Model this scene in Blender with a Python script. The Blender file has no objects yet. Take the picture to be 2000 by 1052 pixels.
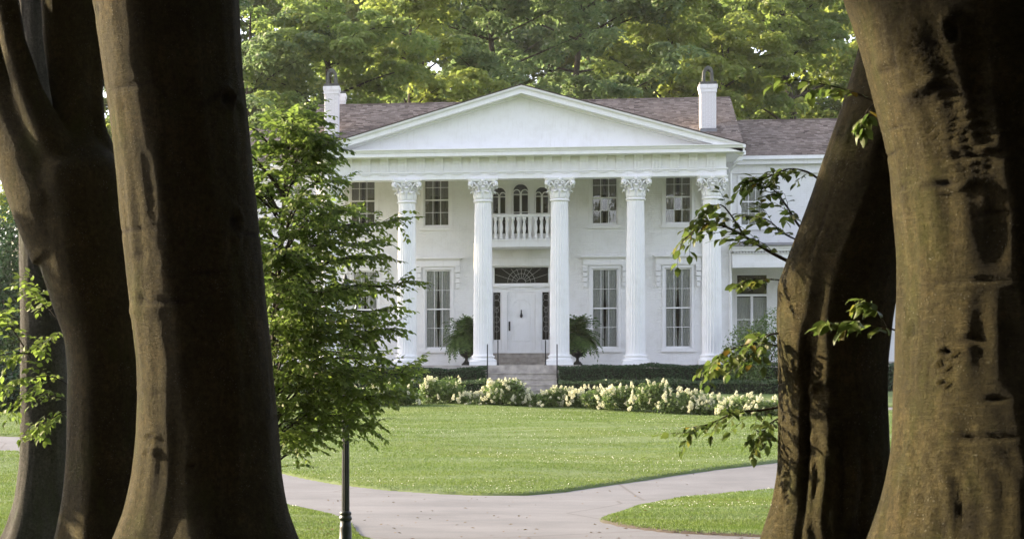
import bpy, bmesh, math, random
import numpy as np
from mathutils import Vector, Matrix, Quaternion

# ------------------------------------------------------------------ camera, light, exposure
sc = bpy.context.scene
C = sc.collection
R = math.radians
F, XP, YP, YAW, EYE = 4354.0, 383.0, 793.0, R(8.3), 1.7
cam_d = bpy.data.cameras.new('camera'); cam = bpy.data.objects.new('camera', cam_d); C.objects.link(cam)
cam.location = (0, 0, EYE); cam.rotation_euler = (R(90), 0, YAW)
cam_d.sensor_width = 36; cam_d.lens = F*36/2000
cam_d.shift_x = (1000-XP)/2000; cam_d.shift_y = (YP-526)/2000
cam_d.clip_end = 2000; cam_d.clip_start = .1
cam_d.dof.use_dof = True; cam_d.dof.focus_distance = 75; cam_d.dof.aperture_fstop = 18
sc.camera = cam

SUN_AZ, SUN_EL = R(23), R(20.6)          # behind the facade plane on the left, low
S = Vector((-math.cos(SUN_AZ)*math.cos(SUN_EL), math.sin(SUN_AZ)*math.cos(SUN_EL), math.sin(SUN_EL)))
w = bpy.data.worlds.new('World'); sc.world = w; w.use_nodes = True
nt = w.node_tree
sky = nt.nodes.new('ShaderNodeTexSky'); sky.sky_type = 'NISHITA'; sky.sun_disc = False
sky.sun_elevation = SUN_EL; sky.sun_rotation = math.atan2(S.x, S.y)
sky.air_density = 1.0; sky.dust_density = 2.5; sky.ozone_density = 1.0
bg = nt.nodes['Background']; bg.inputs[1].default_value = .15
hs_ = nt.nodes.new('ShaderNodeHueSaturation'); hs_.inputs['Saturation'].default_value = .5; nt.links.new(sky.outputs[0], hs_.inputs['Color'])
tn_ = nt.nodes.new('ShaderNodeMix'); tn_.data_type = 'RGBA'; tn_.blend_type = 'MULTIPLY'; tn_.inputs[0].default_value = 1; tn_.inputs[7].default_value = (1.0, .965, 1.05, 1)
nt.links.new(hs_.outputs[0], tn_.inputs[6]); nt.links.new(tn_.outputs[2], bg.inputs[0])      # sky desaturated and tinted to keep the whites neutral
sun_d = bpy.data.lights.new('sun', 'SUN'); sun_d.energy = 4.1; sun_d.angle = R(.6); sun_d.color = (1, .80, .52)
sun = bpy.data.objects.new('sun', sun_d); C.objects.link(sun)
sun.rotation_euler = S.to_track_quat('Z', 'Y').to_euler()
sc.view_settings.view_transform = 'Standard'; sc.view_settings.look = 'None'
sc.view_settings.gamma = 1; sc.view_settings.use_curve_mapping = False
sc.view_settings.exposure = 2.05
sc.cycles.use_denoising = True
sc.cycles.max_bounces = 12; sc.cycles.diffuse_bounces = 8; sc.cycles.transmission_bounces = 10; sc.cycles.transparent_max_bounces = 8
sc.cycles.sample_clamp_indirect = 4

# ------------------------------------------------------------------ pixel <-> world helpers
cs, sn = math.cos(YAW), math.sin(YAW)
def wx(px, y):
    u = (px-XP)/F
    return y*(u*cs-sn)/(cs+u*sn)
def depth(x, y): return -x*sn+y*cs
def at(px, py, y):
    x = wx(px, y)
    return Vector((x, y, EYE+(YP-py)/F*depth(x, y)))
def zt(y):
    y = np.asarray(y, float)
    return np.interp(y, [-1e4, 38, 42, 46, 72, 76, 80, 1e4], [0, 0, .04, .2, 1.8, 2.06, 2.15, 2.15])
def gpt(px, py):
    lo, hi = 8., 76.5
    g = lambda y: at(px, py, y).z-float(zt(y))
    for _ in range(50):
        m = (lo+hi)/2
        if g(m) > 0: lo = m
        else: hi = m
    return at(px, py, lo)

# ------------------------------------------------------------------ object helpers
def link(o, parent=None):
    C.objects.link(o)
    if parent is not None: o.parent = parent
    return o
def tag(o, label=None, cat=None, group=None, kind=None):
    if label: o['label'] = label
    if cat: o['category'] = cat
    if group: o['group'] = group
    if kind: o['kind'] = kind
    return o
def thing(name, label, cat, loc=(0, 0, 0), group=None):
    o = bpy.data.objects.new(name, None); o.location = loc; o.empty_display_size = .2
    link(o); return tag(o, label, cat, group)
def empty(name, parent, loc=(0, 0, 0)):
    o = bpy.data.objects.new(name, None); o.location = loc; o.empty_display_size = .1
    return link(o, parent)
def obj(name, me, parent=None, loc=(0, 0, 0), rot=None, scale=None, mat=None):
    o = bpy.data.objects.new(name, me); o.location = loc
    if rot is not None: o.rotation_euler = rot
    if scale is not None: o.scale = scale
    if mat is not None and not me.materials: me.materials.append(mat)
    return link(o, parent)
def tri_mesh(name, V, T, mat=None, smooth=False):
    """V (n,3), T (m,k) k=3 or 4"""
    V = np.ascontiguousarray(V, np.float32); T = np.ascontiguousarray(T, np.int32)
    k = T.shape[1]
    me = bpy.data.meshes.new(name)
    me.vertices.add(len(V)); me.vertices.foreach_set('co', V.ravel())
    me.loops.add(T.size); me.loops.foreach_set('vertex_index', T.ravel())
    me.polygons.add(len(T)); me.polygons.foreach_set('loop_start', np.arange(0, T.size, k, dtype=np.int32))
    me.update(calc_edges=True)
    if smooth: me.polygons.foreach_set('use_smooth', np.ones(len(T), bool))
    if mat: me.materials.append(mat)
    return me

class G:
    """a bag of polygons that becomes one mesh"""
    def __init__(s): s.v = []; s.f = []
    def add(s, vs, fs):
        n = len(s.v); s.v.extend([tuple(p) for p in vs]); s.f.extend([tuple(i+n for i in f) for f in fs]); return s
    def box(s, x0, x1, y0, y1, z0, z1):
        return s.add([(x0,y0,z0),(x1,y0,z0),(x1,y1,z0),(x0,y1,z0),(x0,y0,z1),(x1,y0,z1),(x1,y1,z1),(x0,y1,z1)],
                     [(0,3,2,1),(4,5,6,7),(0,1,5,4),(1,2,6,5),(2,3,7,6),(3,0,4,7)])
    def lathe(s, prof, n=24, c=(0, 0, 0), cap=True):
        vs = []; fs = []
        for r, z in prof:
            for i in range(n):
                a = 2*math.pi*i/n; vs.append((c[0]+r*math.cos(a), c[1]+r*math.sin(a), c[2]+z))
        for j in range(len(prof)-1):
            for i in range(n):
                a = j*n+i; b = j*n+(i+1) % n; fs.append((a, b, b+n, a+n))
        if cap:
            fs.append(tuple(range(n-1, -1, -1))); fs.append(tuple((len(prof)-1)*n+i for i in range(n)))
        return s.add(vs, fs)
    def prism_y(s, poly, y0, y1):          # poly in xz
        n = len(poly); vs = [(x, y0, z) for x, z in poly]+[(x, y1, z) for x, z in poly]
        fs = [tuple(range(n-1, -1, -1)), tuple(range(n, 2*n))]+[(i, (i+1) % n, n+(i+1) % n, n+i) for i in range(n)]
        return s.add(vs, fs)
    def prism_x(s, poly, x0, x1):          # poly in yz
        n = len(poly); vs = [(x0, y, z) for y, z in poly]+[(x1, y, z) for y, z in poly]
        fs = [tuple(range(n-1, -1, -1)), tuple(range(n, 2*n))]+[(i, (i+1) % n, n+(i+1) % n, n+i) for i in range(n)]
        return s.add(vs, fs)
    def tube(s, pts, rad, n=8):
        pts = [Vector(p) for p in pts]; m = len(pts)
        if not hasattr(rad, '__len__'): rad = [rad]*m
        up = Vector((.13, .21, 1)).normalized(); vs = []; fs = []
        t0 = (pts[1]-pts[0]).normalized()
        a = t0.cross(up); a = a.normalized() if a.length > 1e-4 else Vector((1, 0, 0))
        for j in range(m):
            t = (pts[min(j+1, m-1)]-pts[max(j-1, 0)]).normalized()
            a = (a-t*a.dot(t)); a = a.normalized() if a.length > 1e-6 else t.orthogonal().normalized()
            b = t.cross(a)
            for i in range(n):
                q = 2*math.pi*i/n; vs.append(pts[j]+(a*math.cos(q)+b*math.sin(q))*rad[j])
        for j in range(m-1):
            for i in range(n):
                p = j*n+i; q = j*n+(i+1) % n; fs.append((p, q, q+n, p+n))
        fs.append(tuple(range(n-1, -1, -1))); fs.append(tuple((m-1)*n+i for i in range(n)))
        return s.add(vs, fs)
    def mesh(s, name, mat=None, smooth=False, fix=True):
        me = bpy.data.meshes.new(name); me.from_pydata(s.v, [], s.f)
        if fix:
            bm = bmesh.new(); bm.from_mesh(me); bmesh.ops.recalc_face_normals(bm, faces=bm.faces); bm.to_mesh(me); bm.free()
        if smooth: me.polygons.foreach_set('use_smooth', np.ones(len(me.polygons), bool))
        if mat: me.materials.append(mat)
        return me
    def obj(s, name, mat, parent=None, loc=(0, 0, 0), smooth=False, fix=True):
        return obj(name, s.mesh(name, mat, smooth, fix), parent, loc)

# ------------------------------------------------------------------ materials
class N:
    def __init__(s, name):
        s.m = bpy.data.materials.new(name); s.m.use_nodes = True; s.t = s.m.node_tree
        s.p = s.t.nodes['Principled BSDF']; s.out = s.t.nodes['Material Output']
        s.p.inputs['Specular IOR Level'].default_value = .3
    def n(s, typ, **kw):
        nd = s.t.nodes.new(typ)
        for k, v in kw.items():
            if k.startswith('_'): setattr(nd, k[1:], v)
            else: nd.inputs[k.replace('__', ' ')].default_value = v
        return nd
    def l(s, a, b): s.t.links.new(a, b)
    def coord(s, scale=(1, 1, 1), kind='Object'):
        tc = s.n('ShaderNodeTexCoord'); mp = s.n('ShaderNodeMapping'); mp.inputs['Scale'].default_value = scale
        s.l(tc.outputs[kind], mp.inputs['Vector']); return mp.outputs[0]
    def noise(s, vec, scale, detail=4, rough=.55):
        nd = s.n('ShaderNodeTexNoise', Scale=scale, Detail=detail, Roughness=rough); s.l(vec, nd.inputs['Vector']); return nd.outputs[0]
    def ramp(s, fac, stops):
        nd = s.n('ShaderNodeValToRGB'); cr = nd.color_ramp
        while len(cr.elements) < len(stops): cr.elements.new(.5)
        for e, (p, c) in zip(cr.elements, stops):
            e.position = p; e.color = (*c, 1) if len(c) == 3 else c
        s.l(fac, nd.inputs[0]); return nd.outputs[0]
    def mix(s, fac, a, b, mode='MIX'):
        nd = s.n('ShaderNodeMix', _data_type='RGBA', _blend_type=mode)
        for i, v in ((0, fac), (6, a), (7, b)):
            if hasattr(v, 'node'): s.l(v, nd.inputs[i])
            else: nd.inputs[i].default_value = v if not isinstance(v, tuple) else (*v, 1)
        return nd.outputs[2]
    def math(s, op, a, b=0.):
        nd = s.n('ShaderNodeMath', _operation=op)
        for i, v in ((0, a), (1, b)):
            if hasattr(v, 'node'): s.l(v, nd.inputs[i])
            else: nd.inputs[i].default_value = v
        return nd.outputs[0]
    def bump(s, h, strength, dist=.01):
        nd = s.n('ShaderNodeBump', Strength=strength, Distance=dist); s.l(h, nd.inputs['Height']); s.l(nd.outputs[0], s.p.inputs['Normal'])
        return nd
    def col(s, c, rough=.6):
        if hasattr(c, 'node'): s.l(c, s.p.inputs['Base Color'])
        else: s.p.inputs['Base Color'].default_value = (*c, 1)
        s.p.inputs['Roughness'].default_value = rough; return s

def m_paint(name, c=(.80, .80, .79), dirt=(.62, .61, .57), bump=.15, streak=True):
    q = N(name); v = q.coord()
    n1 = q.noise(v, 2.2, 6, .62); d = q.ramp(n1, [(.48, (0, 0, 0)), (.75, (1, 1, 1))])
    n2 = q.noise(q.coord((7, 7, .6)), 3, 4); d2 = q.ramp(n2, [(.55, (0, 0, 0)), (.8, (1, 1, 1))])
    f = q.math('MULTIPLY', q.math('ADD', d, d2), .42)
    q.col(q.mix(f, c, dirt), .55); q.bump(q.noise(v, 60, 3), bump, .004); return q.m
WHITE = m_paint('white_paint')
BRICKP = m_paint('painted_brick', (.78, .78, .765), (.60, .59, .55), .5)
CHIMP = m_paint('chimney_paint', (.80, .79, .77), (.45, .36, .30), .6)
def m_plain(name, c, rough=.6, metal=0., var=.15, scale=6, bump=.2, spec=.3):
    q = N(name); v = q.coord(); n1 = q.noise(v, scale, 5)
    lo = tuple(x*(1-var) for x in c); hi = tuple(min(1, x*(1+var)) for x in c)
    q.col(q.ramp(n1, [(.3, lo), (.7, hi)]), rough); q.p.inputs['Metallic'].default_value = metal
    q.p.inputs['Specular IOR Level'].default_value = spec
    q.bump(q.noise(v, scale*12, 3), bump, .004); return q.m
STONE = m_plain('step_stone', (.40, .365, .32), .8, 0, .3, 4, .5)
IRON = m_plain('black_iron', (.015, .015, .016), .45, .3, .2, 10, .2)
POST = m_plain('dark_green_post_paint', (.018, .024, .020), .42, .1, .25, 14, .15, .5)
URN = m_plain('dark_urn_iron', (.022, .022, .022), .55, .2, .3, 8, .4)
LEAD = m_plain('grey_flashing', (.22, .22, .22), .5, .4, .2, 5, .2)
HOOD = m_plain('weathered_hood_metal', (.10, .10, .085), .5, .5, .35, 6, .3)
BRASS = m_plain('dark_brass', (.07, .055, .035), .4, .8, .2, 30, .1)
DARKROOM = m_plain('dark_room', (.03, .028, .025), .9, 0, .2, 2, .1)  # near-black backing; the unlit room's dimness is put into its colour
TERRA = m_plain('red_chimney_brick', (.40, .20, .13), .85, 0, .3, 9, .6)

def m_glass():
    q = N('window_glass'); t = q.t
    tr = q.n('ShaderNodeBsdfTransparent'); tr.inputs[0].default_value = (.90, .91, .90, 1)
    gl = q.n('ShaderNodeBsdfGlossy'); gl.inputs['Roughness'].default_value = .02; gl.inputs[0].default_value = (.9, .9, .9, 1)
    fr = q.n('ShaderNodeFresnel', IOR=1.5); mx = q.n('ShaderNodeMixShader')
    q.l(q.math('ADD', fr.outputs[0], .03), mx.inputs[0]); q.l(tr.outputs[0], mx.inputs[1]); q.l(gl.outputs[0], mx.inputs[2])
    v = q.coord(); b = q.n('ShaderNodeBump', Strength=.06, Distance=.02); q.l(q.noise(v, 3.5, 2), b.inputs['Height']); q.l(b.outputs[0], gl.inputs['Normal'])
    q.l(mx.outputs[0], q.out.inputs[0]); t.nodes.remove(q.p); return q.m
GLASS = m_glass()
def m_lace(name, c, a):
    q = N(name); v = q.coord((1, 1, .35)); n1 = q.noise(v, 38, 3)
    q.col(q.ramp(n1, [(.35, tuple(x*.72 for x in c)), (.65, c)]), .9)
    q.p.inputs['Alpha'].default_value = a; return q.m
LACE = m_lace('lace_curtain', (.82, .82, .78), 1)
NET = m_lace('grey_curtain', (.30, .29, .24), 1)

def m_shingle():
    q = N('roof_shingle'); g = q.n('ShaderNodeNewGeometry'); rnd = g.outputs['Random Per Island']
    c = q.ramp(rnd, [(0, (.085, .068, .058)), (.3, (.165, .132, .112)), (.7, (.22, .18, .152)), (1, (.31, .26, .225))])
    n1 = q.noise(q.coord(), .8, 5); c = q.mix(q.ramp(n1, [(.4, (0, 0, 0)), (.7, (.55, .55, .55))]), c, (.25, .21, .182))
    q.col(c, .9); q.bump(q.noise(q.coord(), 90, 2), .5, .004); return q.m
SHINGLE = m_shingle()
ROOFUNDER = m_plain('roof_felt', (.075, .06, .055), .9)

def m_leaf(name, dark, light, trans=.4, rough=.5, yellow=None):
    q = N(name); g = q.n('ShaderNodeNewGeometry'); oi = q.n('ShaderNodeObjectInfo')
    r = q.math('FRACT', q.math('ADD', g.outputs['Random Per Island'], oi.outputs['Random']))
    stops = [(0, dark), (.75, light)]
    if yellow: stops += [(.96, light), (1, yellow)]
    c = q.ramp(r, stops)
    big = q.noise(q.coord(), .35, 2); c = q.mix(q.ramp(big, [(.4, (0, 0, 0)), (.65, (.5, .5, .5))]), c, tuple((a+b)*.5*f for a, b, f in zip(dark, light, (1.25, 1.1, .8))))
    q.col(c, rough); q.p.inputs['Specular IOR Level'].default_value = .25
    tr = q.n('ShaderNodeBsdfTranslucent'); hs = q.n('ShaderNodeHueSaturation', Hue=.515, Saturation=1.0, Value=1.6); q.l(c, hs.inputs['Color']); q.l(hs.outputs[0], tr.inputs[0])
    mx = q.n('ShaderNodeMixShader', Fac=trans); q.l(q.p.outputs[0], mx.inputs[1]); q.l(tr.outputs[0], mx.inputs[2]); q.l(mx.outputs[0], q.out.inputs[0])
    return q.m
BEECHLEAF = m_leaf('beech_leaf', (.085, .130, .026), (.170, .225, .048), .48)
SHADELEAF = m_leaf('shaded_beech_leaf', (.052, .085, .020), (.115, .155, .036), .4, .45, (.20, .13, .02))  # darker copy of the beech leaf, shade put into its colour
BGLEAF = [m_leaf('oak_leaf', (.10, .15, .040), (.18, .225, .058), .55), m_leaf('maple_leaf', (.14, .185, .042), (.23, .26, .060), .58),
          m_leaf('dark_ash_leaf', (.072, .115, .048), (.14, .185, .070), .52)]
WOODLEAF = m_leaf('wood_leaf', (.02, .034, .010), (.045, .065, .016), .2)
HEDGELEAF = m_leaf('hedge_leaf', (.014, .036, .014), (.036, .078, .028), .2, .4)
IVYLEAF = m_leaf('ivy_leaf', (.024, .048, .018), (.060, .100, .034), .25, .4)
HYDLEAF = m_leaf('hydrangea_leaf', (.060, .105, .026), (.130, .180, .050), .4)
FERNLEAF = m_leaf('fern_leaf', (.034, .070, .018), (.090, .145, .034), .4)
SHRUBLEAF = m_leaf('shrub_leaf', (.07, .12, .035), (.135, .20, .06), .35)
PETAL = m_leaf('cream_petal', (.44, .44, .30), (.74, .74, .60), .25, .7)
CLOVER = m_plain('white_clover', (.6, .6, .5), .8)

def m_bark(name, c1, c2, c3, stretch, bump, spk=.25, furrow=False):
    q = N(name); v = q.coord()
    n1 = q.noise(v, 2.6, 8, .68); n4 = q.noise(v, 30, 9, .8)
    vs_ = q.coord((1, 1, stretch)); n2 = q.noise(vs_, 34, 6, .7)
    c = q.ramp(n1, [(.32, c1), (.52, c2), (.70, c3)])
    c = q.mix(q.ramp(n4, [(.42, (0, 0, 0)), (.66, (.85, .85, .85))]), c, tuple(x*.42 for x in c1))
    c = q.mix(q.ramp(n2, [(.45, (0, 0, 0)), (.68, (.6, .6, .6))]), c, tuple(x*.5 for x in c2))
    moss = q.ramp(q.noise(q.coord((1, 1, .45)), 3.4, 7, .7), [(.52, (0, 0, 0)), (.70, (.6, .6, .6))]); c = q.mix(moss, c, (c2[0]*.75, c2[1]*1.0, c2[2]*.55))
    vo = q.n('ShaderNodeTexVoronoi', Scale=55); q.l(q.mix(.06, v, q.n('ShaderNodeTexNoise', Scale=30.).outputs[1]), vo.inputs['Vector'])
    sp = q.ramp(vo.outputs['Distance'], [(.12, (1, 1, 1)), (.26, (0, 0, 0))])
    msk = q.ramp(q.noise(v, 6, 4, .7), [(.50, (0, 0, 0)), (.60, (1, 1, 1))])
    c = q.mix(q.math('MULTIPLY', q.math('MULTIPLY', sp, msk), spk), c, (.30, .30, .24))
    at_ = q.n('ShaderNodeAttribute', _attribute_name='scar'); sc2 = q.math('MULTIPLY', at_.outputs['Fac'], q.math('ADD', q.math('MULTIPLY', n4, 1.4), .15)); sc2.node.use_clamp = True
    c = q.mix(sc2, c, (.010, .008, .006))
    q.col(c, .85); q.p.inputs['Specular IOR Level'].default_value = .12
    cr = q.noise(q.coord((1, 1, 7)), 9, 6, .7); crk = q.ramp(cr, [(.44, (0, 0, 0)), (.50, (1, 1, 1)), (.56, (0, 0, 0))])   # fine level creases
    h = q.math('ADD', q.math('MULTIPLY', n2, .8), q.math('MULTIPLY', n4, 1.1))
    h = q.math('ADD', h, q.math('MULTIPLY', sp, .15)); h = q.math('SUBTRACT', h, q.math('MULTIPLY', crk, .22 if not furrow else 0))
    q.bump(h, min(1, bump*1.25), .026); return q.m
BARK = m_bark('beech_bark', (.060, .053, .024), (.092, .079, .033), (.142, .113, .048), .22, .9, .45)
BARK2 = m_bark('grey_furrowed_bark', (.065, .062, .052), (.11, .105, .088), (.145, .138, .12), .10, 1.0, .1)
BGBARK = m_bark('far_bark', (.05, .042, .032), (.075, .062, .048), (.09, .075, .06), .15, .8, .1)
TWIG = m_plain('twig_bark', (.035, .028, .020), .8, 0, .3, 20, .3)

def lawn_colour(q, v, fine):
    n1 = q.noise(v, .30, 5, .6); n3 = q.noise(q.coord((.22, 1.5, 1)), .85, 4, .55); n5 = q.noise(q.coord((.10, .9, 1)), 1.3, 2, .4)
    c = q.ramp(fine, [(.25, (.090, .150, .024)), (.75, (.130, .195, .036))])
    c = q.mix(q.ramp(n1, [(.38, (0, 0, 0)), (.62, (.55, .55, .55))]), c, (.155, .200, .052))
    c = q.mix(q.ramp(n3, [(.46, (0, 0, 0)), (.62, (.55, .55, .55))]), c, (.175, .235, .115))
    c = q.mix(q.ramp(n5, [(.40, (.45, .45, .45)), (.52, (0, 0, 0))]), c, (.085, .145, .030))
    return c
def m_grass():
    q = N('grass_blade'); v = q.coord(); g = q.n('ShaderNodeNewGeometry')
    c = lawn_colour(q, v, g.outputs['Random Per Island']); q.col(c, .6); q.p.inputs['Specular IOR Level'].default_value = .2
    tr = q.n('ShaderNodeBsdfTranslucent'); q.l(c, tr.inputs[0]); mx = q.n('ShaderNodeMixShader', Fac=.4)
    q.l(q.p.outputs[0], mx.inputs[1]); q.l(tr.outputs[0], mx.inputs[2]); q.l(mx.outputs[0], q.out.inputs[0]); return q.m
GRASSB = m_grass()
def m_ground():
    q = N('lawn_ground'); v = q.coord(); n2 = q.noise(v, 9, 5, .7)
    c = q.mix(1., lawn_colour(q, v, n2), (.72, .72, .72), 'MULTIPLY')
    a = q.n('ShaderNodeAttribute', _attribute_name='sd')
    e = q.math('ADD', a.outputs['Fac'], q.math('MULTIPLY', q.math('SUBTRACT', q.noise(v, 5, 5, .75), .5), .34))
    sx = q.n('ShaderNodeSeparateXYZ'); q.l(v, sx.inputs[0])
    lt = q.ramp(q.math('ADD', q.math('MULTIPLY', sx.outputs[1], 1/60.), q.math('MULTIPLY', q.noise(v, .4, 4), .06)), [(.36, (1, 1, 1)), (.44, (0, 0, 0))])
    c = q.mix(lt, c, q.ramp(n2, [(.3, (.030, .022, .013)), (.7, (.065, .048, .028))]))  # unseen leaf-litter ground near the viewer, darkened to cut bounce light
    soil = q.ramp(e, [(.10, (1, 1, 1)), (.17, (0, 0, 0))])
    soil = q.math('MULTIPLY', soil, q.ramp(q.math('ADD', q.math('MULTIPLY', sx.outputs[1], 1/60.), q.math('MULTIPLY', q.noise(v, .5, 3), .12)), [(.60, (1, 1, 1)), (.70, (.12, .12, .12))]))
    c = q.mix(soil, c, (.05, .038, .026))
    q.col(c, .9); q.bump(n2, .8, .03); return q.m
GROUND = m_ground()
def m_drive():
    q = N('drive_asphalt'); v = q.coord()
    n1 = q.noise(v, .5, 6, .65); n2 = q.noise(v, 60, 4, .8)
    c = q.ramp(n1, [(.3, (.098, .103, .112)), (.52, (.136, .142, .153)), (.75, (.176, .182, .194))])
    c = q.mix(q.ramp(n2, [(.35, (.7, .7, .7)), (.55, (0, 0, 0))]), c, (.10, .096, .094))
    st = q.noise(q.coord((.12, 1.2, 1)), 1.6, 5, .6); c = q.mix(q.ramp(st, [(.55, (0, 0, 0)), (.75, (.4, .4, .4))]), c, (.12, .116, .114))
    vo = q.n('ShaderNodeTexVoronoi', _feature='DISTANCE_TO_EDGE', Scale=.22); q.l(q.mix(.25, q.coord(), q.n('ShaderNodeTexNoise', Scale=1.2).outputs[1]), vo.inputs['Vector'])
    c = q.mix(q.ramp(vo.outputs['Distance'], [(0, (.75, .75, .75)), (.006, (0, 0, 0))]), c, (.07, .06, .055))
    q.col(c, .9); q.bump(n2, .5, .01); return q.m
DRIVE = m_drive()

# ------------------------------------------------------------------ ground and drive
def sdist(px, py, poly):
    """signed distance, positive outside the polygon"""
    P = np.stack([px, py], -1); A = np.array(poly); B = np.roll(A, -1, 0)
    d = np.full(len(P), 1e9); ins = np.zeros(len(P), bool)
    for a, b in zip(A, B):
        ab = b-a; t = np.clip(((P-a)@ab)/max(ab@ab, 1e-9), 0, 1)
        d = np.minimum(d, np.hypot(*(P-a-t[:, None]*ab).T))
        c = (a[1] > P[:, 1]) != (b[1] > P[:, 1])
        with np.errstate(divide='ignore', invalid='ignore'):
            xi = (b[0]-a[0])*(P[:, 1]-a[1])/(b[1]-a[1])+a[0]
        ins ^= c & (P[:, 0] < xi)
    return np.where(ins, -d, d)
g2 = lambda l: [tuple(gpt(*p)[:2]) for p in l]
isl = g2([(40, 853), (200, 872), (400, 900), (552, 925), (650, 945), (750, 957), (850, 964), (950, 967.5), (1030, 967), (1100, 961), (1200, 946), (1300, 931), (1400, 917), (1520, 903), (1640, 888), (1735, 879)])
left_low = g2([(560, 988), (620, 1001), (665, 1013), (692, 1027), (703, 1043)])
right_low = g2([(1168, 1016), (1185, 1010), (1215, 1001), (1240, 991), (1330, 975), (1420, 965), (1515, 957), (1640, 944), (1760, 933)])
right_bot = g2([(1172, 1019), (1215, 1029), (1300, 1040), (1420, 1046), (1500, 1049), (1640, 1051), (1800, 1052)])
llA = g2([(-60, 882), (40, 884), (200, 912), (400, 950), (500, 973)])
pl = isl+[(isl[-1][0]+14, isl[-1][1]+8)]
pl += [(right_low[-1][0]+14, right_low[-1][1]+6)]+right_low[::-1]+right_bot+[(18, right_bot[-1][1]+.5), (18, 22.5), (-.8, 22.6)]
pl += [(left_low[-1][0]+.75, left_low[-1][1]-3.2), (left_low[-1][0]+.15, left_low[-1][1]-1.2)]+left_low[::-1]+llA[::-1]
pl += [(llA[0][0]-18, llA[0][1]+3), (isl[0][0]-18, isl[0][1]+6)]
ROAD = pl
far_lo = g2([(1600, 806), (1735, 803)]); far_hi = g2([(1735, 795), (1600, 798)])
ROAD2 = far_lo+[(30, far_lo[-1][1]+1), (30, far_hi[0][1]+1)]+far_hi
def SD(x, y): return np.minimum(sdist(x, y, ROAD), sdist(x, y, ROAD2))
xs = np.concatenate([np.linspace(-420, -40, 12)[:-1], np.linspace(-40, -14, 40)[:-1], np.arange(-14, 18, .16), np.linspace(18, 40, 36)[1:], np.linspace(40, 420, 12)[1:]])
ys = np.concatenate([np.linspace(-200, 8, 16)[:-1], np.linspace(8, 22, 20)[:-1], np.arange(22, 72, .2), np.linspace(72, 100, 30), np.linspace(100, 480, 14)[1:]])
X, Y = np.meshgrid(xs, ys); nx, ny = len(xs), len(ys)
sd = SD(X.ravel(), Y.ravel())
def und(x, y): return .03*np.sin(x*.7+y*.31)+.025*np.sin(x*.23-y*.53+1.3)+.012*np.sin(x*2.1+y*1.7)
ZB = zt(Y.ravel())
idx = np.arange(nx*ny).reshape(ny, nx)
quads = np.stack([idx[:-1, :-1], idx[:-1, 1:], idx[1:, 1:], idx[1:, :-1]], -1).reshape(-1, 4)
sm = np.clip(sd/.35, -1, 1)
ZL = ZB+np.where(sd > 0, .055*np.clip(sd/.12, 0, 1)**.5+und(X.ravel(), Y.ravel())*np.clip(sd/2, 0, 1), .35*sm)
me = tri_mesh('lawn', np.stack([X.ravel(), Y.ravel(), ZL], -1), quads, GROUND, True)
a_ = me.attributes.new('sd', 'FLOAT', 'POINT'); a_.data.foreach_set('value', sd.astype(np.float32))
tag(obj('lawn', me), 'mown green lawn rising from the drive to the house', kind='structure')
keep = (sd[quads] < .45).any(1) & (Y.ravel()[quads] > 15).all(1)
used = np.unique(quads[keep]); remap = np.full(nx*ny, -1); remap[used] = np.arange(len(used))
ZD = ZB+.02*np.sin(X.ravel()*.5)*np.sin(Y.ravel()*.4)*0
me = tri_mesh('drive', np.stack([X.ravel(), Y.ravel(), ZD], -1)[used], remap[quads[keep]], DRIVE, True)
tag(obj('drive', me), 'grey forked asphalt drive round the lawn', kind='structure')

# ------------------------------------------------------------------ leaves
rng = np.random.default_rng(7)
def unit(v): return v/np.maximum(np.linalg.norm(v, axis=-1, keepdims=True), 1e-9)
LT = np.array([(0, 0, 0), (.35, 0, -.02), (.7, 0, -.03), (1, 0, -.10), (.30, .27, .05), (.66, .22, .03), (.30, -.27, .05), (.66, -.22, .03)], float)
LF = np.array([(0, 1, 4), (1, 5, 4), (1, 2, 5), (2, 3, 5), (0, 6, 1), (1, 6, 7), (1, 7, 2), (2, 7, 3)])
DT = np.array([(-.5, 0, 0), (0, .32, .08), (.5, 0, -.04), (0, -.32, .08)], float); DF = np.array([(0, 2, 1), (0, 3, 2)])
def leaf_arrays(P, A, Nn, L, T=LT, Fc=LF):
    A = unit(A); B = unit(np.cross(Nn, A)); Nn = np.cross(A, B); L = np.broadcast_to(np.asarray(L, float), (len(P),))[:, None, None]
    V = P[:, None]+L*(T[None, :, 0, None]*A[:, None]+T[None, :, 1, None]*B[:, None]+T[None, :, 2, None]*Nn[:, None])
    Fq = (np.arange(len(P))*len(T))[:, None, None]+Fc[None]
    return V.reshape(-1, 3), Fq.reshape(-1, Fc.shape[1])
def cloud(P, L, rg, up=.5, out=None):
    n = len(P); Nn = rg.normal(size=(n, 3)); Nn = unit(Nn)
    if out is not None: Nn = Nn*.75+unit(out)*.6
    Nn[:, 2] += up; Nn = unit(Nn); A = unit(np.cross(Nn, rg.normal(size=(n, 3))))
    return leaf_arrays(P, A, Nn, L*rg.uniform(.65, 1.3, n), DT, DF)
LEAFMESH = tri_mesh('leaf', LT, LF, None, True)
def leaf_mesh(mat, k=0):
    T = LT.copy(); T[:, 2] *= (1, 1.8, .5)[k]; T[3, 2] -= (.02, .12, 0)[k]; T[:, 1] *= (1, .92, 1.08)[k]
    return tri_mesh('leaf', T, LF, mat, True)

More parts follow.
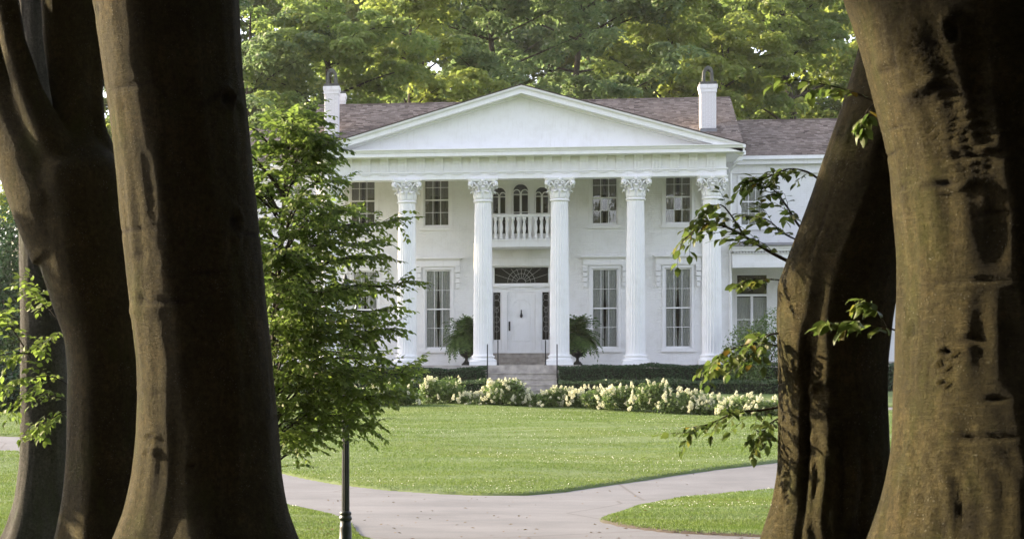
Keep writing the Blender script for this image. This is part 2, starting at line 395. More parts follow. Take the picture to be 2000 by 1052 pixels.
# ------------------------------------------------------------------ trunk builder
def trunk_verts(sta, seed, segs=120, dz=.03, flare=None, flute=.02, scars=(), wrinkles=(), folds=(), root=.0):
    """sta: list (z, x, y, r) rising; returns V, quads, scar attribute"""
    rg = np.random.default_rng(seed)
    st = np.array(sta, float); st = st[np.argsort(st[:, 0])]
    z = np.arange(st[0, 0], st[-1, 0], dz)
    k = max(3, int(.16/dz)) | 1; ker = np.hanning(k+2)[1:-1]; ker /= ker.sum()
    def itp(c):
        a = np.interp(z, st[:, 0], st[:, c]); return np.convolve(np.pad(a, k//2, mode='edge'), ker, 'valid')
    cx, cy, r = itp(1), itp(2), itp(3)
    th = np.linspace(0, 2*np.pi, segs, endpoint=False)
    TH, Z = np.meshgrid(th, z); d = np.zeros_like(TH)
    for i in range(26):
        kk = rg.integers(1, 9); d += flute*rg.uniform(.4, 1)/kk**.55*np.cos(kk*TH+rg.normal()*1.3*Z+rg.uniform(0, 6.28))*.45
    for i in range(22):
        kk = rg.integers(8, 30); d += .0022*np.cos(kk*TH+rg.normal()*3*Z+rg.uniform(0, 6.28))*np.cos(rg.normal()*5*Z+rg.uniform(0, 6.28))
    rr = r[:, None]*(1+d)
    if root:
        fz = np.clip((1.2-Z)/1.2, 0, 1)**1.6
        rr *= 1+root*fz*(.5+.5*np.cos(5*TH+rg.uniform(0, 6)))*1.1+root*.4*fz*np.cos(3*TH+rg.uniform(0, 6))
    scar = np.zeros_like(TH)
    cam_th = np.arctan2(-cy, -cx)
    CT, RR0 = cam_th[:, None], r[:, None]
    DA = (TH-CT+np.pi) % (2*np.pi)-np.pi       # angle from the face towards the viewer; + is to the right
    U = DA*RR0                                 # metres along the girth
    for kind, u, zz, su, sz, amp in scars:
        du, dv = (U-u)/su, (Z-zz)/sz; q = du*du+dv*dv
        if kind == 'eye':
            rr += amp*(np.exp(-((np.sqrt(q)-1)**2)/.12)-.9*np.exp(-q*2.2)); scar = np.maximum(scar, np.exp(-q*2.0))
        elif kind == 'bump': rr += amp*np.exp(-q)
        elif kind == 'slash':
            rr -= amp*np.exp(-q); scar = np.maximum(scar, .8*np.exp(-q*1.3))
        elif kind == 'brow':                  # drooping chevron over an old branch
            line = dv+.9*np.abs(du)-.3
            m = np.exp(-(line*3.2)**2)*np.exp(-(du*.8)**4)
            rr += amp*m; scar = np.maximum(scar, .75*np.exp(-((line+.35)*3.5)**2)*np.exp(-(du*.9)**4))
    for u, zz, su, sz, amp, fr in wrinkles:
        m = np.exp(-((U-u)/su)**2-((Z-zz)/sz)**2)
        ph = fr*(Z+.16*(U-u)**2+.03*np.sin(U*9)+.012*np.sin(U*31+Z*11))+1.3*np.sin(U*5+Z*7)+1.2*np.sin(Z*23+U*2)+.8*np.sin(U*23-Z*9)
        rr += amp*m*(np.abs(np.sin(ph))**.7-.5)
    for u, zz, su, sz, amp, fr in folds:       # vertical swirl folds
        m = np.exp(-((U-u)/su)**2-((Z-zz)/sz)**2)
        ph = fr*((U-u)+.35*(Z-zz)+.08*np.sin(Z*8))+1.1*np.sin(Z*6)
        rr += amp*m*(np.abs(np.sin(ph))-.4)
    V = np.stack([cx[:, None]+rr*np.cos(TH), cy[:, None]+rr*np.sin(TH), Z+0*TH], -1).reshape(-1, 3)
    n, m = len(z), segs; ii = np.arange(n*m).reshape(n, m); jj = np.roll(ii, -1, 1)
    Q = np.stack([ii[:-1], jj[:-1], jj[1:], ii[1:]], -1).reshape(-1, 4)
    return V, Q, scar.ravel()
def put_scar(me, sc_):
    a = me.attributes.new('scar', 'FLOAT', 'POINT'); a.data.foreach_set('value', sc_.astype(np.float32))
def sta_px(rows, y):
    out = []
    for py, l, r in rows:
        c = (l+r)/2; x = wx(c, y); rad = (wx(r, y)-wx(l, y))/2
        out.append((float(at(c, py, y).z), x, y, rad))
    return out

# ------------------------------------------------------------------ the mansion
HY, HZ = 80.0, EYE+1.4545
house = thing('mansion', 'white painted brick mansion with six fluted columns under a wide pediment', 'house', (0, HY, HZ))
def hx(px, Y): return wx(px, HY+Y)
def hz(px, py, Y):
    return float(at(px, py, HY+Y).z)-HZ
YW = 3.0
def wall_holes(x0, x1, z0, z1, holes, y, reveal):
    g = G()
    xs_ = sorted({x0, x1, *[v for h in holes for v in h[:2] if x0 < v < x1]}); zs_ = sorted({z0, z1, *[v for h in holes for v in h[2:4] if z0 < v < z1]})
    for a, b in zip(xs_, xs_[1:]):
        for c, d in zip(zs_, zs_[1:]):
            mx_, mz_ = (a+b)/2, (c+d)/2
            if any(h[0] < mx_ < h[1] and h[2] < mz_ < h[3] for h in holes): continue
            g.add([(a, y, c), (b, y, c), (b, y, d), (a, y, d)], [(0, 1, 2, 3)])
    for a, b, c, d in holes:
        g.add([(a, y, c), (b, y, c), (b, y, d), (a, y, d), (a, y+reveal, c), (b, y+reveal, c), (b, y+reveal, d), (a, y+reveal, d)],
              [(0, 4, 5, 1), (1, 5, 6, 2), (2, 6, 7, 3), (3, 7, 4, 0)])
    return g
def bricks(x0, x1, z0, z1, holes, y, rg, bw=.215, bh=.065, j=.011, proud=.005):
    g = G(); k = 0; z = z0
    while z+bh < z1:
        ivs = [(x0, x1)]
        for h in holes:
            if h[2]-.02 < z+bh and h[3]+.02 > z:
                nv = []
                for a, b in ivs:
                    if h[0] > a: nv.append((a, min(b, h[0])))
                    if h[1] < b: nv.append((max(a, h[1]), b))
                ivs = [i for i in nv if i[1]-i[0] > .02]
        off = (bw+j)/2*(k % 2)
        header = (k % 6 == 5); w_ = bw/2 if header else bw
        for a, b in ivs:
            n0 = math.floor((a-x0-off)/(w_+j)); x = x0+off+n0*(w_+j)
            while x < b:
                p, q = max(x, a+.004), min(x+w_, b-.004)
                if q-p > .015:
                    e = proud*rg.uniform(.5, 1.5); c = .006
                    g.add([(p, y, z), (q, y, z), (q, y, z+bh), (p, y, z+bh), (p+c, y-e, z+c), (q-c, y-e, z+c), (q-c, y-e, z+bh-c), (p+c, y-e, z+bh-c)],
                          [(4, 5, 6, 7), (0, 1, 5, 4), (1, 2, 6, 5), (2, 3, 7, 6), (3, 0, 4, 7)])
                x += w_+j
        z += bh+j; k += 1
    return g

# openings
upw = [hx(p, YW) for p in (709, 853, 1181, 1324.5)]; gdw = [hx(p, YW) for p in (713, 856, 1181.5, 1324.5)]
UW, GW = .96, .96
uz0, uz1, gz0, gz1 = 5.18, 7.16, .66, 3.60
ENTX = 1.09
holes = [(x-UW/2, x+UW/2, uz0, uz1) for x in upw]+[(x-GW/2, x+GW/2, gz0, gz1) for x in gdw]
arches = [(hx(1017, YW), .60, 4.9, 6.75), (hx(975, YW), .52, 4.9, 6.63), (hx(1058.5, YW), .52, 4.9, 6.63)]
holes += [(x-w_/2-.03, x+w_/2+.03, z0, z1+.02) for x, w_, z0, z1 in arches]
holes += [(-ENTX, ENTX, .5, 3.72)]
wall_holes(-7.5, 7.5, -1.2, 7.6, holes, YW, .22).obj('wall', BRICKP, house, fix=False)
rgp = random.Random(3)
b = bricks(-7.5, 7.5, .2, 7.3, [(h[0]-.10, h[1]+.10, h[2]-.12, h[3]+.10) for h in holes[:-1]]+[(-1.3, 1.3, -1, 4.15)], YW, rgp).obj('brickwork', BRICKP, house, fix=False)
tag(b, kind='stuff')
g = G(); g.box(-7.5, -7.3, YW+.01, 13, -1.2, 7.7).box(7.3, 7.5, YW+.01, 13, -1.2, 7.7).box(-7.3, 7.3, 12.8, 13, -1.2, 7.7)
g.add([(-7.5, YW+.01, 7.7), (-7.5, 13, 7.7), (-7.5, 8, 10.3)], [(0, 1, 2)]).add([(7.5, YW+.01, 7.7), (7.5, 13, 7.7), (7.5, 8, 10.3)], [(0, 1, 2)])
g.obj('side_wall', BRICKP, house, fix=False)

# windows ------------------------------------------------------------
_wc = {}
def curtain_mesh(w_, h, gap, tie, mat, key):
    if key in _wc: return _wc[key]
    nxx, nz_ = 34, 10; V = []; Fq = []
    for j in range(nz_+1):
        t = j/nz_; pull = tie*math.exp(-((t-.42)/.22)**2)
        for i in range(nxx+1):
            u = i/nxx; x = u*(w_/2-gap-pull)
            V.append((x, .018*math.sin(u*44+.6*math.sin(t*3))+.01*math.sin(u*17), t*h))
    for j in range(nz_):
        for i in range(nxx):
            a = j*(nxx+1)+i; Fq.append((a, a+1, a+nxx+2, a+nxx+1))
    _wc[key] = tri_mesh('curtain', np.array(V), np.array(Fq), mat, True); return _wc[key]
def rect_window(parent, cx, z0, z1, w_, y, rows, cols, ckey, hood=False, sill=True, trim=WHITE, shade=False):
    W = empty('window', parent, (cx, y, z0)); h = z1-z0
    k = (round(w_, 3), round(h, 3), rows, cols)
    if k not in _wc:
        fr = G(); t = .055
        fr.box(-w_/2, -w_/2+t, .04, .14, 0, h).box(w_/2-t, w_/2, .04, .14, 0, h).box(-w_/2+t, w_/2-t, .04, .14, h-t, h).box(-w_/2+t, w_/2-t, .03, .14, 0, t+.02)
        ss = G(); iw, ih = w_-2*t, h-2*t-.02; zb = t+.02; b_ = .020
        ss.box(-iw/2, iw/2, .055, .105, zb+ih/2-.025, zb+ih/2+.025)
        for i in range(1, cols): ss.box(-iw/2+iw*i/cols-b_/2, -iw/2+iw*i/cols+b_/2, .06, .10, zb, zb+ih)
        for j in range(1, rows):
            if j*2 == rows: continue
            ss.box(-iw/2, iw/2, .063, .097, zb+ih*j/rows-b_/2, zb+ih*j/rows+b_/2)
        pn = G(); pw, ph = iw/cols, ih/rows
        pn.box(-pw/2+.006, pw/2-.006, .078, .082, .006, ph-.006)
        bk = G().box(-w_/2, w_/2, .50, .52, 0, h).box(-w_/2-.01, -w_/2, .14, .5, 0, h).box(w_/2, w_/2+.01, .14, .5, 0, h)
        si = G().box(-w_/2-.13, w_/2+.13, -.09, .03, -.13, -.005)
        _wc[k] = (fr.mesh('frame', trim), ss.mesh('sash', trim), pn.mesh('pane', GLASS), bk.mesh('interior', DARKROOM), si.mesh('sill', trim), iw, ih, zb)
    fr, ss, pn, bk, si, iw, ih, zb = _wc[k]
    obj('frame', fr, W); obj('sash', ss, W); obj('interior', bk, W)
    if sill: obj('sill', si, W)
    for i in range(cols):
        for j in range(rows): obj('pane', pn, W, (-iw/2+iw*(i+.5)/cols, 0, zb+ih*j/rows), (R(rgp.uniform(-.5, .5)), 0, R(rgp.uniform(-.5, .5))))
    gap, tie, mat = ckey
    cm = curtain_mesh(w_, h-.06, gap, tie, mat, ('c', w_, h, gap, tie))
    obj('curtain', cm, W, (-w_/2, .15, .04)); o = obj('curtain', cm, W, (w_/2, .15, .04)); o.scale = (-1, 1, 1)
    # moulded casing round the opening
    ck = ('case', w_, h)
    if ck not in _wc:
        c = G().box(-w_/2-.085, -w_/2, -.05, .03, 0, h).box(w_/2, w_/2+.085, -.05, .03, 0, h).box(-w_/2-.085, w_/2+.085, -.05, .03, h, h+.09)
        _wc[ck] = c.mesh('casing', trim)
    obj('casing', _wc[ck], W)
    if hood:
        if 'hood' not in _wc:
            c = G(); c.box(-.80, .80, -.12, -.001, h+.12, h+.35).box(-.83, .83, -.17, -.001, h+.35, h+.39).box(-.88, .88, -.26, -.001, h+.39, h+.455).box(-.78, .78, -.09, -.001, h+.095, h+.12)
            b_ = G()
            for q in range(4): b_.box(-.085+.008*q, .085-.008*q, -.17+.026*q, -.001, -.19*q-.165, -.19*q-.01)
            b_.box(-.10, .10, -.13, -.001, -.005, .06)
            _wc['hood'] = c.mesh('hood', trim); _wc['br'] = b_.mesh('bracket', trim)
        obj('hood', _wc['hood'], W)
        for s in (-1, 1): obj('bracket', _wc['br'], W, (s*.72, 0, h+.05))
    return W
for i, x in enumerate(upw): rect_window(house, x, uz0, uz1, UW, YW, 4, 3, (.055, .01, NET))
for i, x in enumerate(gdw): rect_window(house, x, gz0, gz1, GW, YW, 4, 3, (.018, .035+.015*(i % 2), LACE), hood=True)

def arch_poly(w_, z0, z1, n=14, cx=0):
    r = w_/2; zc = z1-r
    return [(cx-r, z0), (cx+r, z0)]+[(cx+r*math.cos(math.pi*i/n), zc+r*math.sin(math.pi*i/n)) for i in range(n+1)]
def arch_window(cx, w_, z0, z1):
    W = empty('window', house, (cx, YW, 0)); r = w_/2; zc = z1-r
    outer = arch_poly(w_+.14, z0, z1+.07); g = G()
    # wall filler around the arched head, then frame ring
    fl = G(); n = 14
    pr = [(r*1.04*math.cos(math.pi*i/n), zc+r*1.04*math.sin(math.pi*i/n)) for i in range(n+1)]
    X0, X1, Z1 = -r-.04, r+.04, z1+.03
    for a, b in zip(pr, pr[1:]):
        qa = (max(X0, min(X1, a[0]*3)), Z1) if abs(a[0]) < r*.75 else (X1 if a[0] > 0 else X0, a[1]); qb = (max(X0, min(X1, b[0]*3)), Z1) if abs(b[0]) < r*.75 else (X1 if b[0] > 0 else X0, b[1])
        fl.add([(a[0], -.004, a[1]), (b[0], -.004, b[1]), (qb[0], -.004, qb[1]), (qa[0], -.004, qa[1])], [(0, 1, 2, 3)])
    fl.obj('arch_head', BRICKP, W, fix=False)
    arc = lambda rr, c, zc_, n_=16: [(c+rr*math.cos(math.pi*i/n_), .05, zc_+rr*math.sin(math.pi*i/n_)) for i in range(n_+1)]
    lr = r/2-.02; lz = zc-.06
    g.tube([(r, .05, z0)]+arc(r, 0, zc)+[(-r, .05, z0)], .032, 6)
    for s in (-1, 1): g.tube([(s*r/2+lr, .05, z0)]+arc(lr, s*r/2, lz)+[(s*r/2-lr, .05, z0)], .022, 6)
    g.box(-.025, .025, .03, .08, z0, lz); g.box(-r, r, .03, .07, z0+(z1-z0)*.42, z0+(z1-z0)*.42+.03)
    g.box(-r, r, .033, .073, lz-.06, lz-.03)
    g.obj('frame', WHITE, W, smooth=True)
    for s in (-1, 1):
        for a, b in ((z0, z0+(z1-z0)*.42), (z0+(z1-z0)*.42+.03, lz-.06)): G().box(s*r/2-lr, s*r/2+lr, .058, .062, a, b).obj('pane', GLASS, W)
        G().prism_y([(s*r/2+lr*math.cos(math.pi*i/10), lz-.03+(lr+.02)*math.sin(math.pi*i/10)) for i in range(11)], .058, .062).obj('pane', GLASS, W)
    G().prism_y(arch_poly(w_-.02, lz, z1-.01), .072, .076).obj('pane', GLASS, W)
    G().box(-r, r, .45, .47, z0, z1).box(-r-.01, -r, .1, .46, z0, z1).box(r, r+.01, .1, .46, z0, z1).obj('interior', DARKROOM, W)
    G().box(-r-.05, r+.05, -.06, .02, z0-.1, z0).obj('sill', WHITE, W)
for a in arches: arch_window(*a)

# entrance -------------------------------------------------------------
DY = YW+.10
ent = empty('entrance', house, (0, 0, 0))
tx0, tx1 = hx(967, DY), hx(1071, DY)
z_ = lambda py: hz(1018, py, DY)
TX = 1.0
g = G(); zt0, zt1 = z_(553), z_(522)
g.box(-ENTX, -TX+.02, DY-.06, DY+.08, zt0-.08, zt1+.06).box(TX-.02, ENTX, DY-.06, DY+.08, zt0-.08, zt1+.06).box(-TX+.02, TX-.02, DY-.06, DY+.08, zt1, zt1+.06).box(-TX+.02, TX-.02, DY-.055, DY+.08, zt0-.05, zt0)
g.obj('transom_frame', WHITE, ent)
tr_ = G().box(-TX+.02, TX-.02, DY, DY+.006, zt0, zt1).obj('transom_pane', GLASS, ent)
fan = G(); fc = Vector((0, DY-.02, zt0+.02))
for k in range(1, 10):
    a = math.pi*k/10; d = Vector((math.cos(a), 0, math.sin(a))); L = min((TX-.04)/max(abs(d.x), .01), (zt1-zt0-.02)/max(d.z, .01))
    fan.tube([fc+d*.16, fc+d*L], .008, 5)
for rr in (.16, .34, .5): fan.tube([fc+Vector((rr*math.cos(math.pi*i/18), 0, rr*math.sin(math.pi*i/18))) for i in range(19)], .008, 5)
LEADBAR = m_plain('grey_leading', (.28, .28, .27), .6)
fan.obj('fanlight_bars', LEADBAR, ent)
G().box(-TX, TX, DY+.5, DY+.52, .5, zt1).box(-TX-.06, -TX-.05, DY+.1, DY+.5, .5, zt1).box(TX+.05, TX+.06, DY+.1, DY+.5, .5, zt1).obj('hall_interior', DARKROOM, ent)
zd1 = z_(570.5); zsl = z_(663); zs0 = .5
g = G(); g.box(-ENTX+.01, ENTX-.01, DY-.10, DY+.06, zt0-.13, zt0-.052).box(-ENTX+.02, ENTX-.02, DY-.04, DY+.06, zd1, zt0-.13)
g.box(-.72, -.46, DY-.13, DY-.10, zt0-.20, zt0-.052).box(.46, .72, DY-.13, DY-.10, zt0-.20, zt0-.052)
g.obj('door_entablature', WHITE, ent)
for s in (-1, 1):
    p = G(); a, b = sorted((s*.505, s*.73)); p.box(a, b, DY-.07, DY+.05, zs0, zd1-.002); a2, b2 = sorted((s*.54, s*.695)); p.box(a2, b2, DY-.085, DY-.07, zs0+.55, zd1-.10)
    p.box(a-.01, b+.01, DY-.095, DY-.07, zs0, zs0+.12).box(a-.01, b+.01, DY-.09, DY-.07, zd1-.09, zd1-.003)
    p.obj('pilaster', WHITE, ent)
    sl = empty('sidelight', ent); a, b = sorted((s*.735, s*1.06))
    q = G().box(a, b, DY-.03, DY+.05, zs0, zsl).box(a+.05, b-.05, DY-.045, DY-.03, zs0+.08, zsl-.07); q.box(a, a+.03, DY-.03, DY+.05, zsl, zd1-.002).box(b-.03, b, DY-.03, DY+.05, zsl, zd1-.002)
    q.obj('sidelight_panel', WHITE, ent)
    G().box(a+.03, b-.03, DY, DY+.006, zsl, zd1-.002).obj('sidelight_pane', GLASS, ent)
    q = G(); mx_ = (a+b)/2
    for zz, rr in ((zd1-.18, .10), (zd1-.42, .12), (zd1-.66, .07), (zd1-1.0, .10), (zd1-1.35, .09)): q.tube([(mx_+rr*math.cos(t*math.pi/9), DY-.012, zz+rr*1.15*math.sin(t*math.pi/9)) for t in range(19)], .008, 5)
    q.box(mx_-.006, mx_+.006, DY-.016, DY-.008, zsl, zd1-.55); q.obj('sidelight_tracery', LEADBAR, ent)
    bpy.data.objects.remove(sl)
    j = G(); a, b = sorted((s*1.06, s*ENTX)); j.box(a, b, DY-.06, DY+.05, zs0, zt0-.13).obj('jamb', WHITE, ent)
door = empty('door', house, (0, DY, zs0)); dh = zd1-zs0
G().box(-.50, .50, -.02, .05, 0, dh-.003).obj('door_leaf', WHITE, door)
n_ = [(-.33, .45), (.33, .45), (.33, 1.80), (.26, 1.80), (.26, 1.90), (.16, 1.90), (.16, 1.97), (-.16, 1.97), (-.16, 1.90), (-.26, 1.90), (-.26, 1.80), (-.33, 1.80)]
mg = G()
for a, b in zip(n_, n_[1:]+n_[:1]): mg.tube([(a[0], -.022, a[1]), (b[0], -.022, b[1])], .014, 6)
mg.box(-.36, .36, -.028, -.02, .12, .36)
mg.obj('panel_moulding', WHITE, door)
k = G().lathe([(.02, 0), (.035, .03), (.03, .06)], 12, (0, 0, 0)); kn = G()
kn.lathe([(.005, 0), (.04, .03), (.055, .09), (.03, .15), (.018, .22), (.022, .28), (.0, .31)], 12, (0, -.055, 1.30)); kn.obj('knocker', IRON, door, smooth=True)
hp = G().box(-.46, -.40, -.035, -.02, .83, 1.17); hp.tube([(-.43, -.035, .92), (-.43, -.09, .95), (-.43, -.09, 1.07), (-.43, -.035, 1.10)], .012, 6); hp.obj('handle', IRON, door)
# lintel with keystone over the entrance
zl0, zl1 = hz(1018, 519, YW), hz(1018, 501, YW)
ln = empty('lintel', house, (0, YW, 0))
G().box(-1.22, 1.22, -.08, -.002, zl0, zl1).box(-1.26, 1.26, -.13, -.08, zl1-.05, zl1).obj('lintel_beam', WHITE, ln)
G().prism_y([(-.2, zl0-.003), (.2, zl0-.003), (.34, zl1+.16), (-.34, zl1+.16)], -.15, -.081).obj('keystone', WHITE, ln)
G().box(-.17, .17, -.17, -.005, zl1+.16, zl1+.28).box(-.22, .22, -.19, -.005, zl1+.28, zl1+.33).obj('keystone_cap', WHITE, ln)

# columns ---------------------------------------------------------------
def shaft_mesh():
    fl = 22; per = 6; n = fl*per; zs_ = np.linspace(0, 1, 16); V = []
    for t in zs_:
        z = .38+t*(5.80-.38); rb = .345-.048*t**1.6; fl_d = .032*min(1, min(t, 1-t)/.02+.15)
        for i in range(n):
            u = (i % per)/per; a = 2*math.pi*i/n; r = rb-fl_d*math.sin(math.pi*u)**.8 if i % per else rb
            V.append((r*math.cos(a), r*math.sin(a), z))
    ii = np.arange(len(V)).reshape(16, n); jj = np.roll(ii, -1, 1)
    return tri_mesh('shaft', np.array(V), np.stack([ii[:-1], jj[:-1], jj[1:], ii[1:]], -1).reshape(-1, 4), WHITE)
def base_mesh():
    return G().box(-.475, .475, -.475, .475, 0, .13).lathe([(.46, .13), (.475, .16), (.47, .20), (.43, .225), (.39, .24), (.385, .27), (.41, .29), (.42, .32), (.40, .345), (.36, .36), (.35, .40)], 40).mesh('column_base', WHITE, False)
def strip(g, ang, prof, wid, r0, z0, th=.022):
    ca, sa = math.cos(ang), math.sin(ang); vs = []; n = len(prof)
    for side in (0, 1):
        for k, ((dr, dz), ww) in enumerate(zip(prof, wid)):
            for u, bul in ((-1, -.35), (-.5, .1), (0, .4), (.5, .1), (1, -.35)):
                r = r0+dr+bul*.035-(th if side else 0); x_ = u*ww
                vs.append((r*ca-x_*sa, r*sa+x_*ca, z0+dz))
    fs = []
    m = n*5
    for s in (0, 1):
        for k in range(n-1):
            for i in range(4):
                a = s*m+k*5+i; q = (a, a+1, a+6, a+5); fs.append(q if not s else q[::-1])
    for k in range(n-1):
        for i in (0, 4):
            a = k*5+i; fs.append((a, a+5, m+a+5, m+a))
    for i in range(4): fs.append((i, m+i, m+i+1, i+1)); a = (n-1)*5+i; fs.append((a, a+1, m+a+1, m+a))
    g.add(vs, fs)
def capital_meshes():
    bell = G().lathe([(.30, 5.79), (.345, 5.80), (.35, 5.83), (.345, 5.86), (.30, 5.88), (.30, 6.1), (.32, 6.3), (.38, 6.45), (.42, 6.50)], 32)
    ab = G(); pts = []
    for q in range(4):
        a0 = math.pi/4+q*math.pi/2
        c = Vector((math.cos(a0), math.sin(a0))); t = Vector((-c.y, c.x))
        c2 = Vector((math.cos(a0+math.pi/2), math.sin(a0+math.pi/2)))
        pts += [c*.70-t*.06, c*.70+t*.06]
        p0, p1 = c*.70+t*.06, c2*.70-Vector((-c2.y, c2.x))*.06
        mid = (c+c2).normalized()
        for i in range(1, 6):
            u = i/6; p = p0.lerp(p1, u)-mid*.10*math.sin(math.pi*u); pts.append(p)
    n = len(pts)
    for (s0, za), (s1, zb) in (((.90, 6.50), (.95, 6.54)), ((.97, 6.54), (1.0, 6.598))):
        vs = [(p.x*s0, p.y*s0, za) for p in pts]+[(p.x*s1, p.y*s1, zb) for p in pts]
        ab.add(vs, [tuple(range(n-1, -1, -1)), tuple(range(n, 2*n))]+[(i, (i+1) % n, n+(i+1) % n, n+i) for i in range(n)])
    for q in range(4):
        a = q*math.pi/2; ab.lathe([(.0, -.06), (.05, -.04), (.065, .01), (.04, .05), (.0, .06)], 8, (.47*math.cos(a), .47*math.sin(a), 6.53), cap=False)
    lv = G(); p1 = [(.0, 0), (.02, .10), (.03, .20), (.06, .27), (.12, .30), (.16, .28), (.165, .235)]; w1 = [.10, .125, .13, .12, .10, .075, .035]
    for i in range(8): strip(lv, 2*math.pi*i/8+math.pi/8, p1, w1, .315, 5.87)
    p2 = [(.0, 0), (.01, .18), (.02, .32), (.05, .42), (.12, .47), (.18, .455), (.195, .40)]; w2 = [.09, .11, .12, .12, .10, .08, .03]
    for i in range(8): strip(lv, 2*math.pi*i/8, p2, w2, .31, 5.87)
    vo = G()
    for q in range(4):
        a0 = math.pi/4+q*math.pi/2; c = Vector((math.cos(a0), math.sin(a0), 0)); t = Vector((-c.y, c.x, 0))
        for s in (-1, 1):
            pts_ = [c*.33+t*s*.16+Vector((0, 0, 6.16)), c*.40+t*s*.13+Vector((0, 0, 6.32)), c*.50+t*s*.08+Vector((0, 0, 6.45))]
            for i in range(15):
                u = i/14; rr = .095*(1-.75*u); an = math.pi*.75-u*math.pi*2.6
                pts_.append(c*(.60+rr*math.cos(an))+t*s*.035+Vector((0, 0, 6.395+rr*math.sin(an))))
            vo.tube(pts_, [.025, .03, .035]+[.036-.012*i/14 for i in range(15)], 6)
        a1 = q*math.pi/2; c1 = Vector((math.cos(a1), math.sin(a1), 0)); t1 = Vector((-c1.y, c1.x, 0))
        for s in (-1, 1):
            pts_ = [c1*.33+t1*s*.2+Vector((0, 0, 6.2)), c1*.40+t1*s*.17+Vector((0, 0, 6.36))]
            for i in range(12):
                u = i/11; rr = .07*(1-.7*u); an = math.pi-u*math.pi*2.2 if s < 0 else u*math.pi*2.2
                pts_.append(c1*(.43)+t1*(s*.10+rr*math.cos(an))+Vector((0, 0, 6.42+rr*math.sin(an))))
            vo.tube(pts_, .022, 6)
    return bell.mesh('capital_bell', WHITE, True), ab.mesh('abacus', WHITE), lv.mesh('acanthus_leaves', WHITE, True), vo.mesh('volutes', WHITE, True)
SH, BA = shaft_mesh(), base_mesh(); CB, CA, CL, CV = capital_meshes()
colx = [hx(p, 0) for p in (646, 795, 943.5, 1093, 1241.5, 1390)]
for x in colx:
    c = empty('column', house, (x, 0, 0))
    for n_, m_ in (('column_base', BA), ('shaft', SH), ('capital_bell', CB), ('abacus', CA), ('acanthus_leaves', CL), ('volutes', CV)): obj(n_, m_, c)
# engaged pilasters on the wall at the portico ends
for s in (-1, 1):
    a, b = sorted((s*6.55, s*7.12)); G().box(a, b, YW-.12, YW-.003, 0, 5.9).box(a-.06, b+.06, YW-.18, YW-.003, 5.9, 6.6).box(a-.05, b+.05, YW-.16, YW-.003, 0, .3).obj('wall_pilaster', WHITE, house)

# entablature, frieze, pediment ---------------------------------------------
en = empty('architrave', house)
G().box(-7.1, 7.1, -.30, .30, 6.6, 6.83).box(-7.14, 7.14, -.345, .30, 6.83, 6.875).obj('architrave_beam', WHITE, en)
for s in (-1, 1):
    a, b = sorted((s*6.5, s*7.1)); G().box(a, b, .302, YW-.19, 6.6, 6.83).obj('architrave_beam', WHITE, en)
fz = empty('frieze', house)
G().box(-7.08, 7.08, -.275, .28, 6.877, 7.40).obj('frieze_board', WHITE, fz)
for s in (-1, 1):
    a, b = sorted((s*6.52, s*7.08)); G().box(a, b, .282, YW-.19, 6.832, 7.40).obj('frieze_board', WHITE, fz)
tg = G()
for dx in (-.115, 0, .115):
    tg.prism_x([(-.274, 6.88), (-.345, 6.88), (-.345, 7.14), (-.37, 7.23), (-.43, 7.31), (-.52, 7.36), (-.274, 7.36)], dx-.032, dx+.032)
tg.prism_x([(-.274, 6.88), (-.292, 6.88), (-.292, 7.16), (-.305, 7.24), (-.345, 7.31), (-.42, 7.355), (-.274, 7.355)], -.155, -.1475).prism_x([(-.274, 6.88), (-.292, 6.88), (-.292, 7.16), (-.305, 7.24), (-.345, 7.31), (-.42, 7.355), (-.274, 7.355)], .1475, .155)
for s in (-1, 1): tg.prism_x([(-.274, 6.88), (-.318, 6.88), (-.318, 7.14), (-.343, 7.23), (-.40, 7.31), (-.485, 7.357), (-.274, 7.357)], s*.0575-.0255, s*.0575+.0255)
TG = tg.mesh('triglyph', WHITE)
gt = G()
for i in range(7):
    d = .055+.035*(1-abs(i-3)/3); gt.box(-.165+i*.055-.018, -.165+i*.055+.018, -.34, -.302, 6.828-d, 6.828)
GT = gt.mesh('guttae', WHITE)
PN = G().box(-.135, .135, -.285, -.2755, 6.905, 7.34).mesh('metope_panel', WHITE)
tcx = [hx(679.8+35.45*i, -.3) for i in range(-1, 21)]
for i, x in enumerate(tcx):
    obj('triglyph', TG, fz, (x, 0, 0)); obj('guttae', GT, en, (x, 0, 0))
    if i: obj('metope_panel', PN, fz, ((x+tcx[i-1])/2, 0, 0))
co = empty('cornice', house)
prof = [(-.28, 7.36), (-.78, 7.36), (-.80, 7.375), (-.80, 7.495), (-.83, 7.505), (-.85, 7.55), (-.88, 7.59), (-.905, 7.60), (-.905, 7.63), (-.28, 7.63)]
G().prism_x(prof, -7.6, 7.6).obj('cornice_moulding', WHITE, co)
for s in (-1, 1):
    g = G(); a, b = sorted((s*7.081, s*7.60)); g.box(a, b, -.278, 2.6, 7.362, 7.50)
    a, b = sorted((s*7.081, s*7.70)); g.box(a, b, -.9, 2.6, 7.502, 7.625) if False else g.box(*sorted((s*7.601, s*7.69)), -.905, 2.6, 7.50, 7.628); g.obj('cornice_return', WHITE, co)
pe = empty('pediment', house)
AP = 9.56; hw = 6.66
G().prism_y([(-hw-.2, 7.631), (hw+.2, 7.631), (0, AP+.05)], -.25, -.15).obj('tympanum', WHITE, pe)
sl = (9.84-7.63)/7.66
